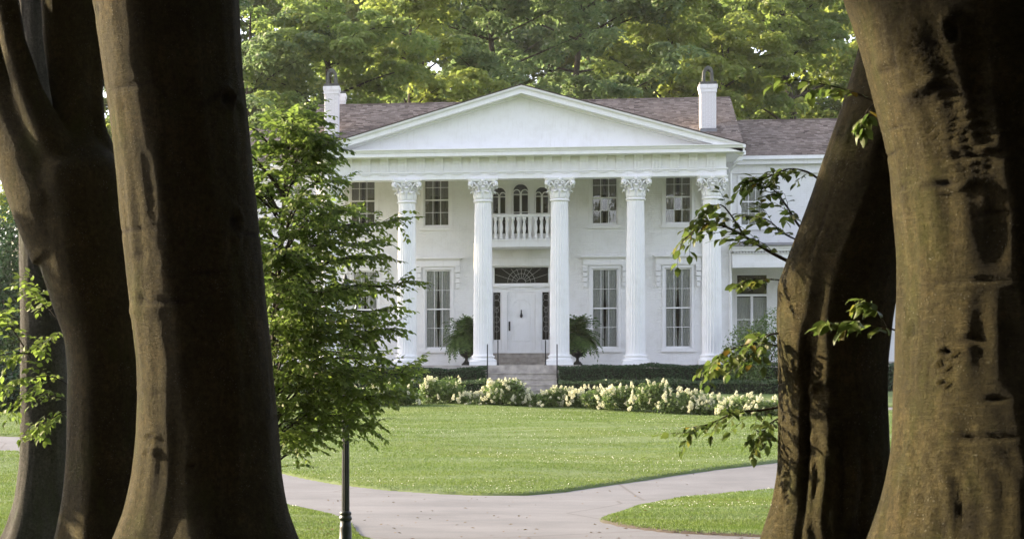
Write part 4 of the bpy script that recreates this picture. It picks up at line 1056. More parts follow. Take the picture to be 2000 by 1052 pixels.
A_ROWS = [(0, 183, 465), (80, 196, 469), (150, 206, 472), (250, 219, 485), (350, 230, 494), (420, 236, 503), (520, 246, 515), (600, 254, 523), (700, 266, 533), (760, 268, 538), (850, 265, 545), (920, 258, 549), (1000, 243, 560), (1052, 228, 574)]
A_SC = [('slash', 188, 28, 9, 16, .02), ('slash', 250, 185, 40, 5, .012), ('bump', 255, 120, 30, 40, .012), ('eye', 440, 205, 14, 22, .02), ('brow', 432, 190, 40, 30, .03), ('eye', 455, 440, 16, 30, .02), ('bump', 400, 300, 10, 260, .025),
        ('bump', 445, 600, 12, 300, .03), ('slash', 282, 590, 10, 12, .022), ('slash', 275, 505, 12, 10, .015), ('bump', 270, 610, 26, 10, .015), ('eye', 297, 850, 11, 6, .014), ('eye', 293, 878, 12, 6, .014), ('slash', 255, 455, 34, 4, .010), ('slash', 285, 768, 40, 2, .008), ('bump', 290, 757, 60, 4, .010), ('slash', 375, 905, 7, 7, .012), ('slash', 245, 222, 3, 3, .008),
        ('slash', 400, 540, 30, 3, .008), ('slash', 330, 595, 60, 3, .010), ('slash', 500, 460, 30, 3, .008)]
tA, hA = near_tree('beech_tree', 'thick smooth beech trunk at left, its left edge sunlit, beside the young tree', 15.5, A_ROWS, 11, {'bx': -.02}, scars=A_SC, folds=[(430, 560, 90, 420, .012, 26)], wrinkles=[(330, 580, 120, 60, .006, 60)])
C_ROWS = [(-20, 1650, 2180), (40, 1670, 2180), (110, 1690, 2185), (200, 1710, 2190), (280, 1729, 2195), (330, 1737, 2200), (400, 1742, 2205), (500, 1749, 2210), (600, 1748, 2215), (700, 1745, 2220), (800, 1742, 2225), (880, 1737, 2230), (940, 1727, 2240), (990, 1715, 2255), (1052, 1697, 2285)]
C_SC = [('eye', 1865, 95, 16, 30, .012), ('slash', 1760, 130, 8, 40, .016), ('bump', 1800, 130, 60, 80, .035), ('slash', 1815, 120, 34, 26, .014), ('slash', 1740, 148, 22, 7, .016), ('slash', 1790, 210, 30, 9, .008), ('brow', 1840, 190, 70, 40, .010),
        ('eye', 1845, 375, 46, 11, .010), ('slash', 1900, 325, 48, 4, .012), ('bump', 1925, 315, 12, 8, .014), ('slash', 1950, 432, 30, 4, .006), ('slash', 1780, 652, 7, 9, .014), ('slash', 1783, 638, 5, 8, .012), ('eye', 1855, 690, 15, 9, .014), ('slash', 1900, 668, 26, 5, .014), ('eye', 1846, 714, 10, 8, .012), ('eye', 1846, 748, 10, 7, .012),
        ('slash', 1915, 852, 44, 6, .016), ('slash', 1762, 372, 10, 6, .012), ('bump', 1735, 140, 26, 16, .015), ('slash', 1945, 780, 16, 4, .012), ('slash', 1860, 560, 80, 2, .008), ('slash', 1890, 556, 60, 2.5, .010), ('slash', 1750, 255, 26, 3, .010), ('slash', 1740, 300, 24, 3, .010), ('slash', 1900, 1010, 30, 50, .010), ('slash', 1850, 1030, 10, 40, .008)]
tC, hC = near_tree('beech_tree', 'broad wrinkled beech trunk at the right edge, its bark golden with sun', 10.0, C_ROWS, 23, {'bx': -.02}, scars=C_SC, wrinkles=[(1890, 280, 110, 80, .012, 95), (1880, 300, 90, 60, .007, 190), (1830, 200, 60, 50, .008, 130), (1760, 310, 50, 90, .003, 110), (1850, 560, 200, 200, .0015, 150)], folds=[(1810, 120, 55, 75, .014, 62), (1830, 980, 160, 120, .012, 34)], segs=170, dz=.014)
D_ROWS = [(-20, 1700, 1905), (90, 1676, 1890), (150, 1660, 1876), (220, 1640, 1858), (300, 1612, 1838), (370, 1590, 1815), (430, 1568, 1795), (500, 1541, 1772), (550, 1524, 1756), (620, 1520, 1742), (700, 1521, 1732), (780, 1522, 1730), (850, 1521, 1732), (920, 1519, 1735), (980, 1509, 1738), (1052, 1488, 1750)]
D_SC = [('bump', 1590, 760, 14, 300, -.02), ('slash', 1572, 880, 7, 170, .05), ('slash', 1575, 700, 12, 50, .02), ('brow', 1605, 750, 26, 20, .03), ('slash', 1632, 800, 14, 8, .018), ('eye', 1632, 860, 14, 10, .018), ('bump', 1620, 900, 16, 120, .03), ('bump', 1660, 960, 14, 120, .025), ('slash', 1645, 930, 6, 120, .02), ('slash', 1670, 1030, 22, 26, .03), ('bump', 1530, 560, 16, 20, .012), ('slash', 1600, 460, 5, 60, .01)]
tD, hD = near_tree('beech_tree', 'leaning beech trunk behind the right one, lit gold near its foot', 13.0, D_ROWS, 37, {'bx': -.03}, scars=D_SC, folds=[(1620, 950, 90, 200, .02, 34)])
# B: forked beech behind the left trunk, stems welded by a voxel remesh
BYY = 17.0
B_ROWS = [(240, 140, 170), (280, 115, 195), (330, 55, 250), (400, 62, 262), (450, 66, 270), (520, 78, 278), (600, 104, 285), (660, 126, 288), (720, 133, 290), (800, 132, 292), (880, 131, 294), (960, 126, 297), (1052, 114, 300)]
stB = sorted(sta_px(B_ROWS, BYY)); zb = stB[0]
tB = thing('beech_tree', 'forked beech at far left, half behind the thick trunk', 'tree', (zb[1], BYY, 0), 'beech trunks framing the view')
V, Q, s_ = trunk_verts([(-.3, zb[1]-.05, BYY, zb[3]*1.5), (.2, zb[1]-.03, BYY, zb[3]*1.3)]+stB, 51, 90, .04, root=.3, scars=[('bump', -.15, 1.1, .08, .9, .02)])
g = G(); n = len(V)
B0 = np.array(tB.location)
fs = [tuple(q) for q in Q]; m = 90; fs.append(tuple(range(m-1, -1, -1))); fs.append(tuple(range(n-m, n)))
g.add([tuple(v) for v in V-B0], fs)
def pxs(L, rad): # list (px,py,dy), radii px
    pts = []; rr = []
    for (px, py, dy), r in zip(L, rad):
        p = at(px, py, BYY+dy); pts.append(p-Vector(B0)); rr.append(r*depth(p.x, p.y)/F)
    return pts, rr
g.tube(*pxs([(150, 480, 0), (110, 390, 0), (70, 310, .05), (25, 215, .15), (-25, 100, .3), (-80, -60, .5), (-120, -260, .7)], [95, 92, 80, 68, 60, 54, 44]), 24)
g.tube(*pxs([(160, 430, -.08), (135, 360, -.14), (95, 270, -.17), (55, 180, -.15), (25, 80, -.12), (8, -20, -.1), (-10, -260, 0)], [60, 50, 38, 30, 26, 26, 24]), 20)
g.tube(*pxs([(185, 500, .05), (165, 390, .05), (150, 300, .05), (148, 240, .05), (140, 170, .05), (135, 90, .05), (133, 0, .05), (128, -260, .1)], [85, 70, 34, 37, 44, 50, 54, 50]), 24)
g.tube(*pxs([(215, 480, .1), (200, 330, .1), (186, 250, .08), (184, 180, .1), (186, 90, .12), (190, 0, .12), (196, -200, .2)], [50, 40, 22, 18, 26, 34, 40]), 20)
oB = g.obj('trunk', BARK, tB)
oB.data.polygons.foreach_set('use_smooth', np.ones(len(oB.data.polygons), bool))
md = oB.modifiers.new('weld', 'REMESH'); md.mode = 'VOXEL'; md.voxel_size = .018; md.use_smooth_shade = True
md = oB.modifiers.new('smooth', 'SMOOTH'); md.iterations = 14; md.factor = .6
# E: grey tree further back at left
E_ROWS = [(-20, 30, 104), (200, 34, 112), (440, 38, 122), (600, 40, 128), (800, 40, 132), (900, 38, 134), (980, 30, 137), (1040, 16, 142), (1070, 0, 150)]
tE, hE = near_tree('grey_tree', 'slim grey furrowed trunk at far left behind the forked beech', 26.0, E_ROWS, 61, {'bx': -.05, 'fl': 1.3}, group='beech trunks framing the view', mat=BARK2, root=.25, segs=90, dz=.05, flute=.03)

# ------------------------------------------------------------------ boughs with single leaves
def catmull(pts, n):
    pts = [Vector(p) for p in pts]; P = [pts[0]*2-pts[1]]+pts+[pts[-1]*2-pts[-2]]; out = []
    m = len(pts)-1
    for k in range(n+1):
        t = k/n*m; i = min(int(t), m-1); u = t-i; a, b, c, d = P[i:i+4]
        out.append(.5*((2*b)+(c-a)*u+(2*a-5*b+4*c-d)*u*u+(3*b-a-3*c+d)*u**3))
    return out
def grow(pts, rg, r0, twig_len, n_twig, leaf_L, n_leaf, start=.12, droop=.25, flat=.35, pl=(0, 0, 1), leafstart=.15):
    """a bough and its twigs: returns tubes and leaves (pos, axis, normal, length)"""
    main = catmull(pts, 18); tubes = [(main, [r0*(1-.85*i/18)+.0012 for i in range(19)])]; lv = []
    up = Vector(pl)
    def leaves(line, n, s):
        L = len(line)-1
        for k in range(n):
            t = leafstart+(1-leafstart)*(k+.5)/n; f = t*L; i = min(int(f), L-1); p = line[i].lerp(line[i+1], f-i); d = (line[i+1]-line[i]).normalized()
            side = d.cross(up); side = side.normalized() if side.length > .01 else Vector((1, 0, 0)); sg = 1 if (k % 2) else -1
            ax = (d*rg.uniform(.4, 1.0)+side*sg*rg.uniform(.6, 1)+Vector((0, 0, -droop*rg.uniform(.2, 1.6)))).normalized()
            nn = (up+Vector((rg.gauss(0, flat), rg.gauss(0, flat), rg.gauss(0, flat*.6)))).normalized()
            lv.append((p, ax, nn, leaf_L*rg.uniform(.7, 1.25)))
        p = line[-1]; lv.append((p, (line[-1]-line[-2]).normalized()+Vector((0, 0, -.2)), up, leaf_L*rg.uniform(.8, 1.2)))
    for k in range(n_twig):
        t = start+(1-start)*(k+rg.uniform(.1, .9))/n_twig; f = t*18; i = min(int(f), 17); p = main[i].lerp(main[i+1], f-i); d = (main[i+1]-main[i]).normalized()
        side = d.cross(up).normalized(); sg = 1 if k % 2 else -1; ln = twig_len*(1-.55*t)*rg.uniform(.6, 1.25)
        d0 = (d*rg.uniform(.5, 1.0)+side*sg*rg.uniform(.5, 1.)+Vector((0, 0, rg.uniform(-.22, .36)))).normalized()
        line = [p]
        for q in range(5): d0 = (d0+Vector((rg.gauss(0, .16), rg.gauss(0, .16), -droop*.25+rg.gauss(0, .16)))).normalized(); line.append(line[-1]+d0*ln/5)
        tubes.append((line, [max(.0012, r0*.28*(1-.17*q)) for q in range(6)])); leaves(line, max(3, int(n_leaf*ln/twig_len)), sg)
    leaves(main[10:], max(3, n_leaf), 1)
    return tubes, lv
def leaf_mat4(p, ax, nn, L):
    a = Vector(ax).normalized(); b = Vector(nn).cross(a).normalized(); n = a.cross(b); M = Matrix((a, b, n)).transposed().to_4x4(); M.translation = p; return M @ Matrix.Scale(L, 4)
LV = {}
def build_bough(parent, tubes, lv, mat, twig=TWIG, as_obj=True, name='branch'):
    o0 = Vector(parent.location); g = G()
    for line, r in tubes: g.tube([p-o0 for p in line], r, 5)
    br = g.obj(name, twig, parent, smooth=True, fix=False)
    if mat.name not in LV: LV[mat.name] = [leaf_mesh(mat, k) for k in range(3)]
    if as_obj:
        for k, (p, a, n, L) in enumerate(lv):
            o = bpy.data.objects.new('leaf', LV[mat.name][k % 3]); C.objects.link(o); o.parent = br; o.matrix_local = leaf_mat4(p-o0, a, n, L)
    else:
        P = np.array([tuple(p-o0) for p, *_ in lv]); A = np.array([tuple(a) for _, a, *_ in lv]); Nn = np.array([tuple(n) for _, _, n, _ in lv]); L = np.array([l for *_, l in lv])
        V, T = leaf_arrays(P, A, Nn, L); tag(obj('foliage', tri_mesh('foliage', V, T, mat, True), br), kind='stuff')
    return br
rg = random.Random(17)
dA = lambda L, y, dy=0.: [at(px, py, y+k*dy) for k, (px, py) in enumerate(L)]
# right boughs from the leaning beech
for L, y, r0, tl, nt_, ll, nl in (
    ([(1560, 520), (1505, 492), (1455, 462), (1410, 440), (1370, 440), (1335, 470)], 13.0, .011, .34, 12, .066, 6),
    ([(1590, 470), (1560, 440), (1535, 400), (1510, 370), (1470, 345)], 12.95, .008, .30, 10, .064, 6),
    ([(1455, 462), (1420, 410), (1400, 400), (1370, 415)], 12.95, .005, .22, 6, .062, 5),
    ([(1600, 350), (1575, 335), (1540, 330), (1500, 345), (1460, 355)], 12.9, .006, .22, 8, .062, 5),
    ([(1560, 470), (1530, 455), (1500, 430), (1460, 420)], 13.05, .005, .2, 6, .062, 5),
    ([(1540, 548), (1500, 545), (1470, 545), (1440, 555)], 12.9, .004, .14, 5, .062, 4),
    ([(1540, 680), (1490, 670), (1450, 675), (1410, 690), (1385, 720)], 12.8, .006, .28, 8, .07, 6),
    ([(1540, 650), (1500, 655), (1470, 690), (1440, 700)], 12.75, .006, .26, 7, .07, 5),
    ([(1545, 790), (1490, 800), (1440, 805), (1390, 825), (1340, 845)], 12.9, .007, .28, 9, .066, 6),
    ([(1545, 810), (1510, 822), (1490, 845), (1478, 862)], 12.9, .005, .18, 5, .066, 5)):
    tb, lv = grow(dA(L, y+.24, -.015), rg, r0, tl*1.1, int(nt_*1.6), ll*.92, int(nl*1.45), droop=.42, flat=.75)
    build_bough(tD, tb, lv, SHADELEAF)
# near sprays from the right edge beech
for L, y, r0, tl, nt_, ll, nl in (
    ([(1775, 655), (1735, 640), (1690, 632), (1650, 630), (1605, 636)], 10.45, .004, .11, 6, .080, 3),
    ([(1735, 640), (1715, 610), (1700, 590), (1680, 585)], 10.45, .0025, .08, 4, .076, 3),
    ([(1745, 222), (1700, 195), (1640, 172), (1580, 160), (1510, 150)], 10.45, .004, .15, 8, .066, 4),
    ([(1710, 200), (1695, 215), (1688, 230), (1685, 245)], 10.45, .0025, .07, 3, .066, 3)):
    P_ = dA(L, y, -.01)
    tb, lv = grow(P_, rg, r0, tl, nt_, ll, nl, start=.22, droop=.5, flat=.7)
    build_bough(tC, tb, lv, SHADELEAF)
# sunlit branch at far left, from the forked beech
for L, y in (([(150, 640), (110, 655), (70, 675), (20, 700)], 21), ([(150, 760), (100, 735), (50, 740), (-10, 755)], 21), ([(150, 790), (110, 775), (60, 770), (10, 800)], 20.8), ([(150, 800), (120, 805), (90, 825), (65, 840)], 20.8), ([(110, 620), (95, 600), (80, 580), (68, 568)], 20.9), ([(60, 700), (30, 650), (10, 630), (-20, 640)], 21.2), ([(60, 690), (20, 690), (-20, 700), (-50, 710)], 20.9)):
    tb, lv = grow([p for p in dA(L, y)], rg, .007, .46, 15, .078, 9, droop=.35, flat=.6)
    build_bough(tB, tb, lv, BEECHLEAF, as_obj=(y == 20.8))

# ------------------------------------------------------------------ young beech left of the house
yb = gpt(523, 1100); YY = 24.5
yt = thing('young_beech', 'young beech with layered green branches before the left columns', 'tree', (wx(522, YY), YY, 0))
ax = [(wx(522, YY), YY, -.05), (wx(524, YY), YY, 1.0), (wx(530, YY), YY, 2.2), (wx(545, YY), YY, 3.2), (wx(556, YY), YY, 4.1), (wx(562, YY), YY, 4.85)]
axl = catmull(ax, 40); o0 = Vector(yt.location)
G().tube([p-o0 for p in axl], [.06*(1-.93*i/40)+.003 for i in range(41)], 10).obj('trunk', TWIG, yt, smooth=True)
tips = [(606, 232, -.2), (590, 222, .3), (632, 292, -.3), (628, 322, .5), (662, 352, .2), (776, 428, -.3), (735, 470, .4), (742, 498, -.1), (800, 548, -.4), (770, 600, .4), (772, 640, -.3), (744, 692, .2), (800, 725, -.2), (812, 715, .5), (770, 765, -.5), (716, 775, .3), (722, 828, -.4), (690, 805, .2), (640, 815, -.7), (600, 842, -.9), (560, 848, -1.1), (660, 560, -1.0), (640, 640, -1.1), (620, 700, -1.2), (680, 720, -1.0), (650, 470, -.9), (620, 380, -.7), (600, 300, -.5), (700, 620, -.7), (720, 560, .7), (690, 500, .8), (660, 740, -.9), (600, 770, -1.1), (612, 262, .3), (580, 250, -.4), (590, 330, -.6), (640, 430, .9), (610, 520, -1.1), (590, 600, -1.2), (700, 680, .9), (670, 790, .8), (590, 670, -1.2), (585, 450, -.9), (575, 730, -1.2), (690, 440, -.5), (720, 650, -.6), (700, 760, -.6), (560, 230, .1), (590, 225, 0), (555, 280, -.3)]
rg = random.Random(29); allt = []; alll = []
def axis_at(z):
    for a, b in zip(axl, axl[1:]):
        if a.z <= z <= b.z: return a.lerp(b, (z-a.z)/(b.z-a.z))
    return axl[-1].copy()
targets = [at(px, py, YY+dy) for px, py, dy in tips]
for i in range(58):
    z = 1.5+3.2*(i+rg.random())/58; a = rg.uniform(math.pi*.30, math.pi*1.72); e = 1.55*math.sin(math.pi*min(1, max(.12, (5.1-z)/5.1))**.8)*rg.uniform(.6, 1.05)
    p = axis_at(z); targets.append(p+Vector((math.cos(a)*e, math.sin(a)*e, .1)))
for tp_ in targets:
    rad = math.hypot(tp_.x-axis_at(tp_.z).x, tp_.y-YY); b0 = axis_at(max(.5, tp_.z-.28-.18*rad)); mid = b0.lerp(tp_, .5)+Vector((0, 0, .10+.06*rad)); q = b0.lerp(tp_, .8)+Vector((0, 0, .06))
    tb, lv = grow([b0, mid, q, tp_], rg, .007+.005*rad, .44+.12*rad, int(13+12*rad), .070, 17, start=.08, droop=.38, flat=.8)
    allt += tb; alll += lv
co_ = cam.location
alll.sort(key=lambda l: (l[0]-co_).length-(2. if l[0].x > wx(560, YY) else 0))
br = build_bough(yt, allt[:1], alll[:300], BEECHLEAF, name='branch')
build_bough(yt, allt[1:], alll[300:], BEECHLEAF, as_obj=False, name='branch')

# ------------------------------------------------------------------ trees behind the house
def bg_tree_meshes(seed, H, Rr, mat, L=.31, n=38000, low=.12):
    rg = np.random.default_rng(seed); rp = random.Random(seed); g = G()
    tr = [Vector((0, 0, -.5)), Vector((rp.gauss(0, .2), rp.gauss(0, .2), H*.2)), Vector((rp.gauss(0, .5), rp.gauss(0, .5), H*.45)), Vector((rp.gauss(0, .8), rp.gauss(0, .8), H*.72)), Vector((0, 0, H*.93))]
    tl = catmull(tr, 16); g.tube(tl, [.42*(1-.88*i/16) for i in range(17)], 10); cen = []
    for k in range(30):
        t = rp.uniform(.22, .95); p = tl[min(15, int(t*16))]; a = rp.uniform(0, 6.28); rad = Rr*(math.sin(math.pi*min(1, t*.85+.1)))**.6*rp.uniform(.65, 1.05)
        e = p+Vector((math.cos(a)*rad, math.sin(a)*rad, rp.uniform(.15, .5)*rad)); lb = catmull([p, p.lerp(e, .5)+Vector((0, 0, .3+rp.gauss(0, .25))), e], 8); g.tube(lb, [.15*(1-.85*i/8)*(1.2-t) for i in range(9)], 6)
        for q in (.45, .65, .85, 1.0):
            for _ in range(2):
                c = lb[int(q*8)]+Vector((rp.gauss(0, .7), rp.gauss(0, .7), rp.gauss(0, .6)+.2)); cen.append(tuple(c)+(rp.uniform(.5, 1.05)*Rr/6,))
    cen = np.array(cen); cen = cen[cen[:, 2] > H*low]; i = rg.integers(0, len(cen), n)
    d = unit(rg.normal(size=(n, 3))); d[:, 2] = np.where(rg.random(n) < .7, np.abs(d[:, 2]), d[:, 2]); P = cen[i, :3]+d*np.array([1, 1, .55])*cen[i, 3:]*rg.uniform(.35, 1, (n, 1))**.5
    V, T = cloud(P, L, rg, .55, d)
    return g.mesh('trunk', BGBARK, True, False), tri_mesh('crown', V, T, mat)
TM = [bg_tree_meshes(1, 25, 6.5, BGLEAF[0]), bg_tree_meshes(2, 24, 6.0, BGLEAF[1]), bg_tree_meshes(3, 26, 7, BGLEAF[2]), bg_tree_meshes(4, 22, 6, BGLEAF[1], .31, 33000, .06)]
def bg_tree(k, x, y, s, rot, label, group='tall trees behind the house', name='broadleaf_tree', zb=None):
    t = thing(name, label, 'tree', (x, y, float(zt(y)) if zb is None else zb), group); t.rotation_euler = (0, 0, rot); t.scale = (s, s, s)
    obj('trunk', TM[k][0], t); tag(obj('crown', TM[k][1], t), kind='stuff'); return t
bx = lambda px, y: wx(px, y)
BGT = [(2, 490, 99, .72, .3, 'dark tree behind the house, beside the thick left trunk'), (0, 640, 101, .82, 1.7, 'tree whose dark forked limbs show above the left chimney'), (1, 800, 106, .86, 2.6, 'bright yellow green tree above the left slope of the pediment'),
       (2, 960, 112, .95, 4.0, 'green tree above the peak of the pediment'), (2, 1130, 119, 1.0, .9, 'dark tree above the right slope of the pediment'),
       (1, 1290, 121, 1.0, 2.2, 'bright tree behind the right chimney'), (3, 1430, 124, .98, 3.3, 'lower rounded tree right of the right chimney'), (0, 1560, 130, 1.15, .2, 'tree with slanting bare limbs above the right wing'), (1, 1690, 136, 1.15, 1.2, 'tree above the right wing, partly behind the leaning beech'), (2, 1850, 142, 1.2, 5.6, 'far tree hidden mostly by the broad right trunk')]
for k, px, y, s, rot, lab in BGT: bg_tree(k, bx(px, y), y, s, rot, lab)
BACK = [(0, 430, 152), (2, 560, 158), (1, 690, 154), (0, 800, 160), (2, 920, 153), (1, 1050, 159), (0, 1180, 158), (2, 1330, 162), (0, 1450, 160), (1, 1580, 164), (2, 1720, 164), (0, 1880, 168), (1, 330, 154), (2, 220, 156)]
for i, (k, px, y) in enumerate(BACK): bg_tree(k, bx(px, y), y, 1.3+.08*math.sin(i*2.1), i*1.3, 'tree in the second row of the wood behind the house', 'second row of trees behind the house')
# left side of the view
for i, (k, px, y, s, lab) in enumerate(((3, 20, 104, .72, 'dark leafy tree beyond the drive at the far left edge'), (0, 130, 114, .45, 'tree between the forked beech stems, beyond the left wing'), (1, 330, 106, .5, 'tree beyond the left wing behind the thick beech trunk'))):
    bg_tree(k, wx(px, y), y, s, i*2.0, lab, 'trees at the left beyond the drive')
for i, px in enumerate((-40, 40, 130)):
    p = gpt(px, 832); shrub('shrub', ('dark shrub at the left edge beyond the drive', 'dark shrub between the grey trunk and the left edge', 'dark shrub hidden behind the forked beech')[i], 'shrub', (wx(px, 68), 68, float(zt(68))), (2.0, 1.5, 1.7), 5000, .16, HEDGELEAF, 70+i, 'dark shrubs at the left beyond the drive')

for i, (px, y, hh) in enumerate(((-30, 97, 7.), (25, 99, 8.2), (75, 98, 6.5))):
    shrub('evergreen', ('dark evergreen at the very left edge beyond the drive', 'tall dark evergreen left of the grey trunk', 'dark evergreen hidden behind the grey trunk')[i], 'tree', (wx(px, y), y, 2.1), (2.4, 2.2, hh), 8000, .24, HEDGELEAF, 90+i, 'dark evergreens at the far left')
# ------------------------------------------------------------------ near beech crowns, then unseen trees and shrubs added to darken the trunks
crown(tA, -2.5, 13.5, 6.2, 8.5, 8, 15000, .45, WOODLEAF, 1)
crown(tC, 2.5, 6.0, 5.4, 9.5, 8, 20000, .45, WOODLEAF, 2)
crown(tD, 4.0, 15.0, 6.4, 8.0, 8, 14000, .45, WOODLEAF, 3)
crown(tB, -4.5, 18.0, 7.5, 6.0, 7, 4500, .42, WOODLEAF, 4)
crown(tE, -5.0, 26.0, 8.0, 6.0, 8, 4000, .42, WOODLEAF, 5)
hi = thing('unseen_tree', 'unseen tall tree added at the left to cut skylight on the beeches', 'tree', (-13.5, 26, 0), 'unseen trees added round the viewer')  # added out of view to close the bright sky gap at the left
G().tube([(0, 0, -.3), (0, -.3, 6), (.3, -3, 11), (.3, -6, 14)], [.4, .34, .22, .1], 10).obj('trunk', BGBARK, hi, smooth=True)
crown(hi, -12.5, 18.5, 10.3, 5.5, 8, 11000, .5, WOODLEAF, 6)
for i, (x, y) in enumerate([(-27, 8), (-30, 14), (-31, 21), (-32, 28), (-33, 35), (-33, 42), (-24, 27), (-40, 24), (-40, 34)]):  # unseen shrubs added to block low sky glow and sunlit ground
    shrub('unseen_shrub', 'tall dark shrub of an unseen thicket added left of the beeches', 'shrub', (x, y, 0), (4.2, 4.2, 5.2), 5000, .5, WOODLEAF, 300+i, 'thicket left of the beeches')
leaf_scr = thing('leaf_screen', 'unseen leaf clumps added at the left to shade the forked and leaning beeches', 'tree', (-8.3, 19.2, 0), 'unseen trees added round the viewer')
G().tube([(0, 0, -.2), (.05, -.1, 3), (0, -.5, 6), (0, -1.8, 8.2)], [.07, .06, .045, .02], 8).obj('trunk', BGBARK, leaf_scr, smooth=True)
rg = np.random.default_rng(44); sx_ = []
for (y0, y1, z0, z1, n) in ((18.45, 19.4, 3.15, 4.85, 900), (18.45, 19.4, 1.2, 2.6, 700), (15.9, 17.05, 6.35, 8.4, 1000)):  # leaf clumps added out of view, shaped to shade parts of two beeches
    sx_.append(np.stack([rg.uniform(-9.4, -7.2, n), rg.uniform(y0, y1, n), rg.uniform(z0, z1, n)], -1))
V, T = cloud(np.concatenate(sx_), .26, rg, .3); tag(obj('crown', tri_mesh('crown', V-np.array(leaf_scr.location), T, WOODLEAF), leaf_scr), kind='stuff')
def wood_mesh(seed):
    rg = np.random.default_rng(seed); k = 90; H, Rr = 20, 5.5
    z = rg.uniform(.5, H, k); a = rg.uniform(0, 6.28, k); r = Rr*np.sqrt(rg.uniform(0, 1, k))*np.sin(np.pi*np.clip(z/H*.8+.2, 0, 1))**.5
    cen = np.stack([r*np.cos(a), r*np.sin(a), z], -1); n = 11000; i = rg.integers(0, k, n); P = cen[i]+unit(rg.normal(size=(n, 3)))*rg.uniform(.6, 1.6, (n, 1)); P[:, 2] = np.abs(P[:, 2])
    V, T = cloud(P, .62, rg, .4); g = G().tube([(0, 0, -.3), (.1, .1, H*.4), (0, 0, H*.9)], [.4, .3, .06], 8)
    return g.mesh('trunk', BGBARK, True, False), tri_mesh('crown', V, T, WOODLEAF)
WM = [wood_mesh(81), wood_mesh(82)]
WOOD = [(-16, -3), (-9, -8), (-3, -9), (4, -9), (16, -2), (13, 7), (-13, 3), (-22, -12), (-6, -17), (2, -18), (9, -17), (20, -12), (22, 6), (-14, -17), (16, -20), (-20, 8), (22, 16), (24, 32), (19, 33), (-28, 0), (-21, 9), (-8, -10), (0, -12)]  # unseen trees added to keep skylight off the near trunks
for i, (x, y) in enumerate(WOOD):
    t = thing('unseen_tree', 'unseen leafy tree added near the viewer to darken the trunks', 'tree', (x, y, 0), 'unseen trees added round the viewer'); t.rotation_euler = (0, 0, i*1.7)
    t.scale = (1, 1, .85+.3*((i*7) % 5)/5); obj('trunk', WM[i % 2][0], t); tag(obj('crown', WM[i % 2][1], t), kind='stuff')

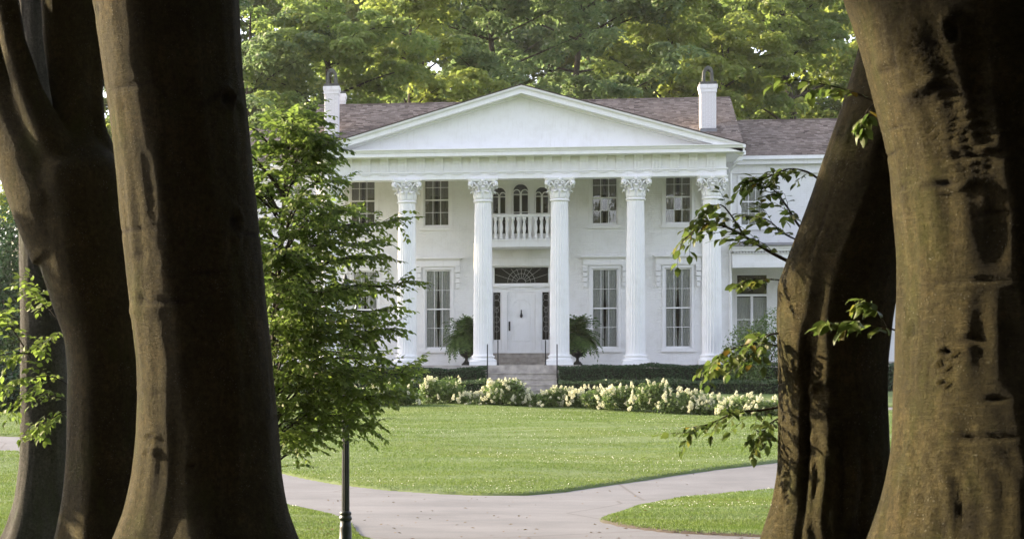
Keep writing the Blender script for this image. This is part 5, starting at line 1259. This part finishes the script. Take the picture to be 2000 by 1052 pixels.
# ------------------------------------------------------------------ grass and clover
def grass():
    rg = np.random.default_rng(5); n = 620000
    y = 24+46*rg.random(n)**1.25; x0 = wx(-40, y); x1 = wx(1780, y); x = x0+(x1-x0)*rg.random(n)
    s = SD(x, y); k = s > .02+.05*rg.random(n); x, y, s = x[k], y[k], s[k]; n = len(x)
    z = zt(y)+.055*np.clip(s/.12, 0, 1)**.5+und(x, y)*np.clip(s/2, 0, 1)
    patch = .5+.5*np.sin(x*.9+y*.5+np.sin(y*.8)*1.5)*np.sin(y*.45-x*.3)
    h = (.018+.022*rg.random(n))*(.75+.5*patch); a = rg.uniform(0, 6.28, n); wd = .005+.004*rg.random(n)+.00006*y; ln = rg.normal(size=(n, 2))*.45
    P = np.stack([x, y, z-.004], -1); d = np.stack([np.cos(a), np.sin(a), 0*a], -1)*wd[:, None]
    tip = P+np.stack([ln[:, 0]*h, ln[:, 1]*h, h], -1)
    V = np.stack([P-d, P+d, tip], 1).reshape(-1, 3)
    tag(obj('grass', tri_mesh('grass', V, np.arange(n*3).reshape(-1, 3), GRASSB)), 'short mown grass with paler patches', 'grass', kind='stuff')
    m = 4200; y = 36+33*rg.random(m)**1.1; x = wx(480, y)+(wx(1700, y)-wx(480, y))*rg.random(m)
    dens = (np.sin(x*.8+1.2*np.sin(y*.5))+np.sin(y*.9+x*.2)+.6*np.sin(x*2.3-y*1.4)) > rg.normal(size=m)*.8+.5
    s = SD(x, y); k = (s > .2) & dens; x, y = x[k], y[k]; s = s[k]; m = len(x)
    z = zt(y)+.055+und(x, y)*np.clip(s/2, 0, 1)+.03+.015*rg.random(m); r = .006+.006*rg.random(m)
    O = np.array([(1, 0, 0), (0, 1, 0), (-1, 0, 0), (0, -1, 0), (0, 0, 1), (0, 0, -1)], float); Fo = np.array([(0, 1, 4), (1, 2, 4), (2, 3, 4), (3, 0, 4), (1, 0, 5), (2, 1, 5), (3, 2, 5), (0, 3, 5)])
    V = (np.stack([x, y, z], -1)[:, None]+O[None]*r[:, None, None]).reshape(-1, 3); T = ((np.arange(m)*6)[:, None, None]+Fo[None]).reshape(-1, 3)
    tag(obj('clover_flowers', tri_mesh('clover_flowers', V, T, CLOVER)), 'tiny white clover heads scattered over the lawn', 'clover', kind='stuff')
grass()
def litter():
    rg = np.random.default_rng(9); n = 260; y = 28+34*rg.random(n)**1.6; x = wx(540, y)+(wx(1560, y)-wx(540, y))*rg.random(n); s = SD(x, y)
    z = zt(y)+np.where(s > 0, .055*np.clip(s/.12, 0, 1)**.5+und(x, y)*np.clip(s/2, 0, 1)+.03, .006)
    V, T = cloud(np.stack([x, y, z], -1), .06, rg, 3.)
    tag(obj('fallen_leaves', tri_mesh('fallen_leaves', V, T, DRYLEAF)), 'small dry leaves fallen on the drive and lawn', 'fallen leaves', kind='stuff')
DRYLEAF = m_leaf('dry_leaf', (.06, .035, .015), (.16, .11, .05), .15, .8)
litter()

# ------------------------------------------------------------------ faint haze volume added to lift the dark tones
hz_m = bpy.data.materials.new('haze'); hz_m.use_nodes = True; ht = hz_m.node_tree; ht.nodes.remove(ht.nodes['Principled BSDF'])
pv = ht.nodes.new('ShaderNodeVolumePrincipled'); pv.inputs['Color'].default_value = (.95, .97, .97, 1); pv.inputs['Density'].default_value = .00012; pv.inputs['Anisotropy'].default_value = .2
ht.links.new(pv.outputs[0], ht.nodes['Material Output'].inputs['Volume'])
tag(G().box(-430, 430, -210, 490, -1.3, 48).obj('haze', hz_m), 'thin pale haze volume added to lift the dark tones', kind='stuff')
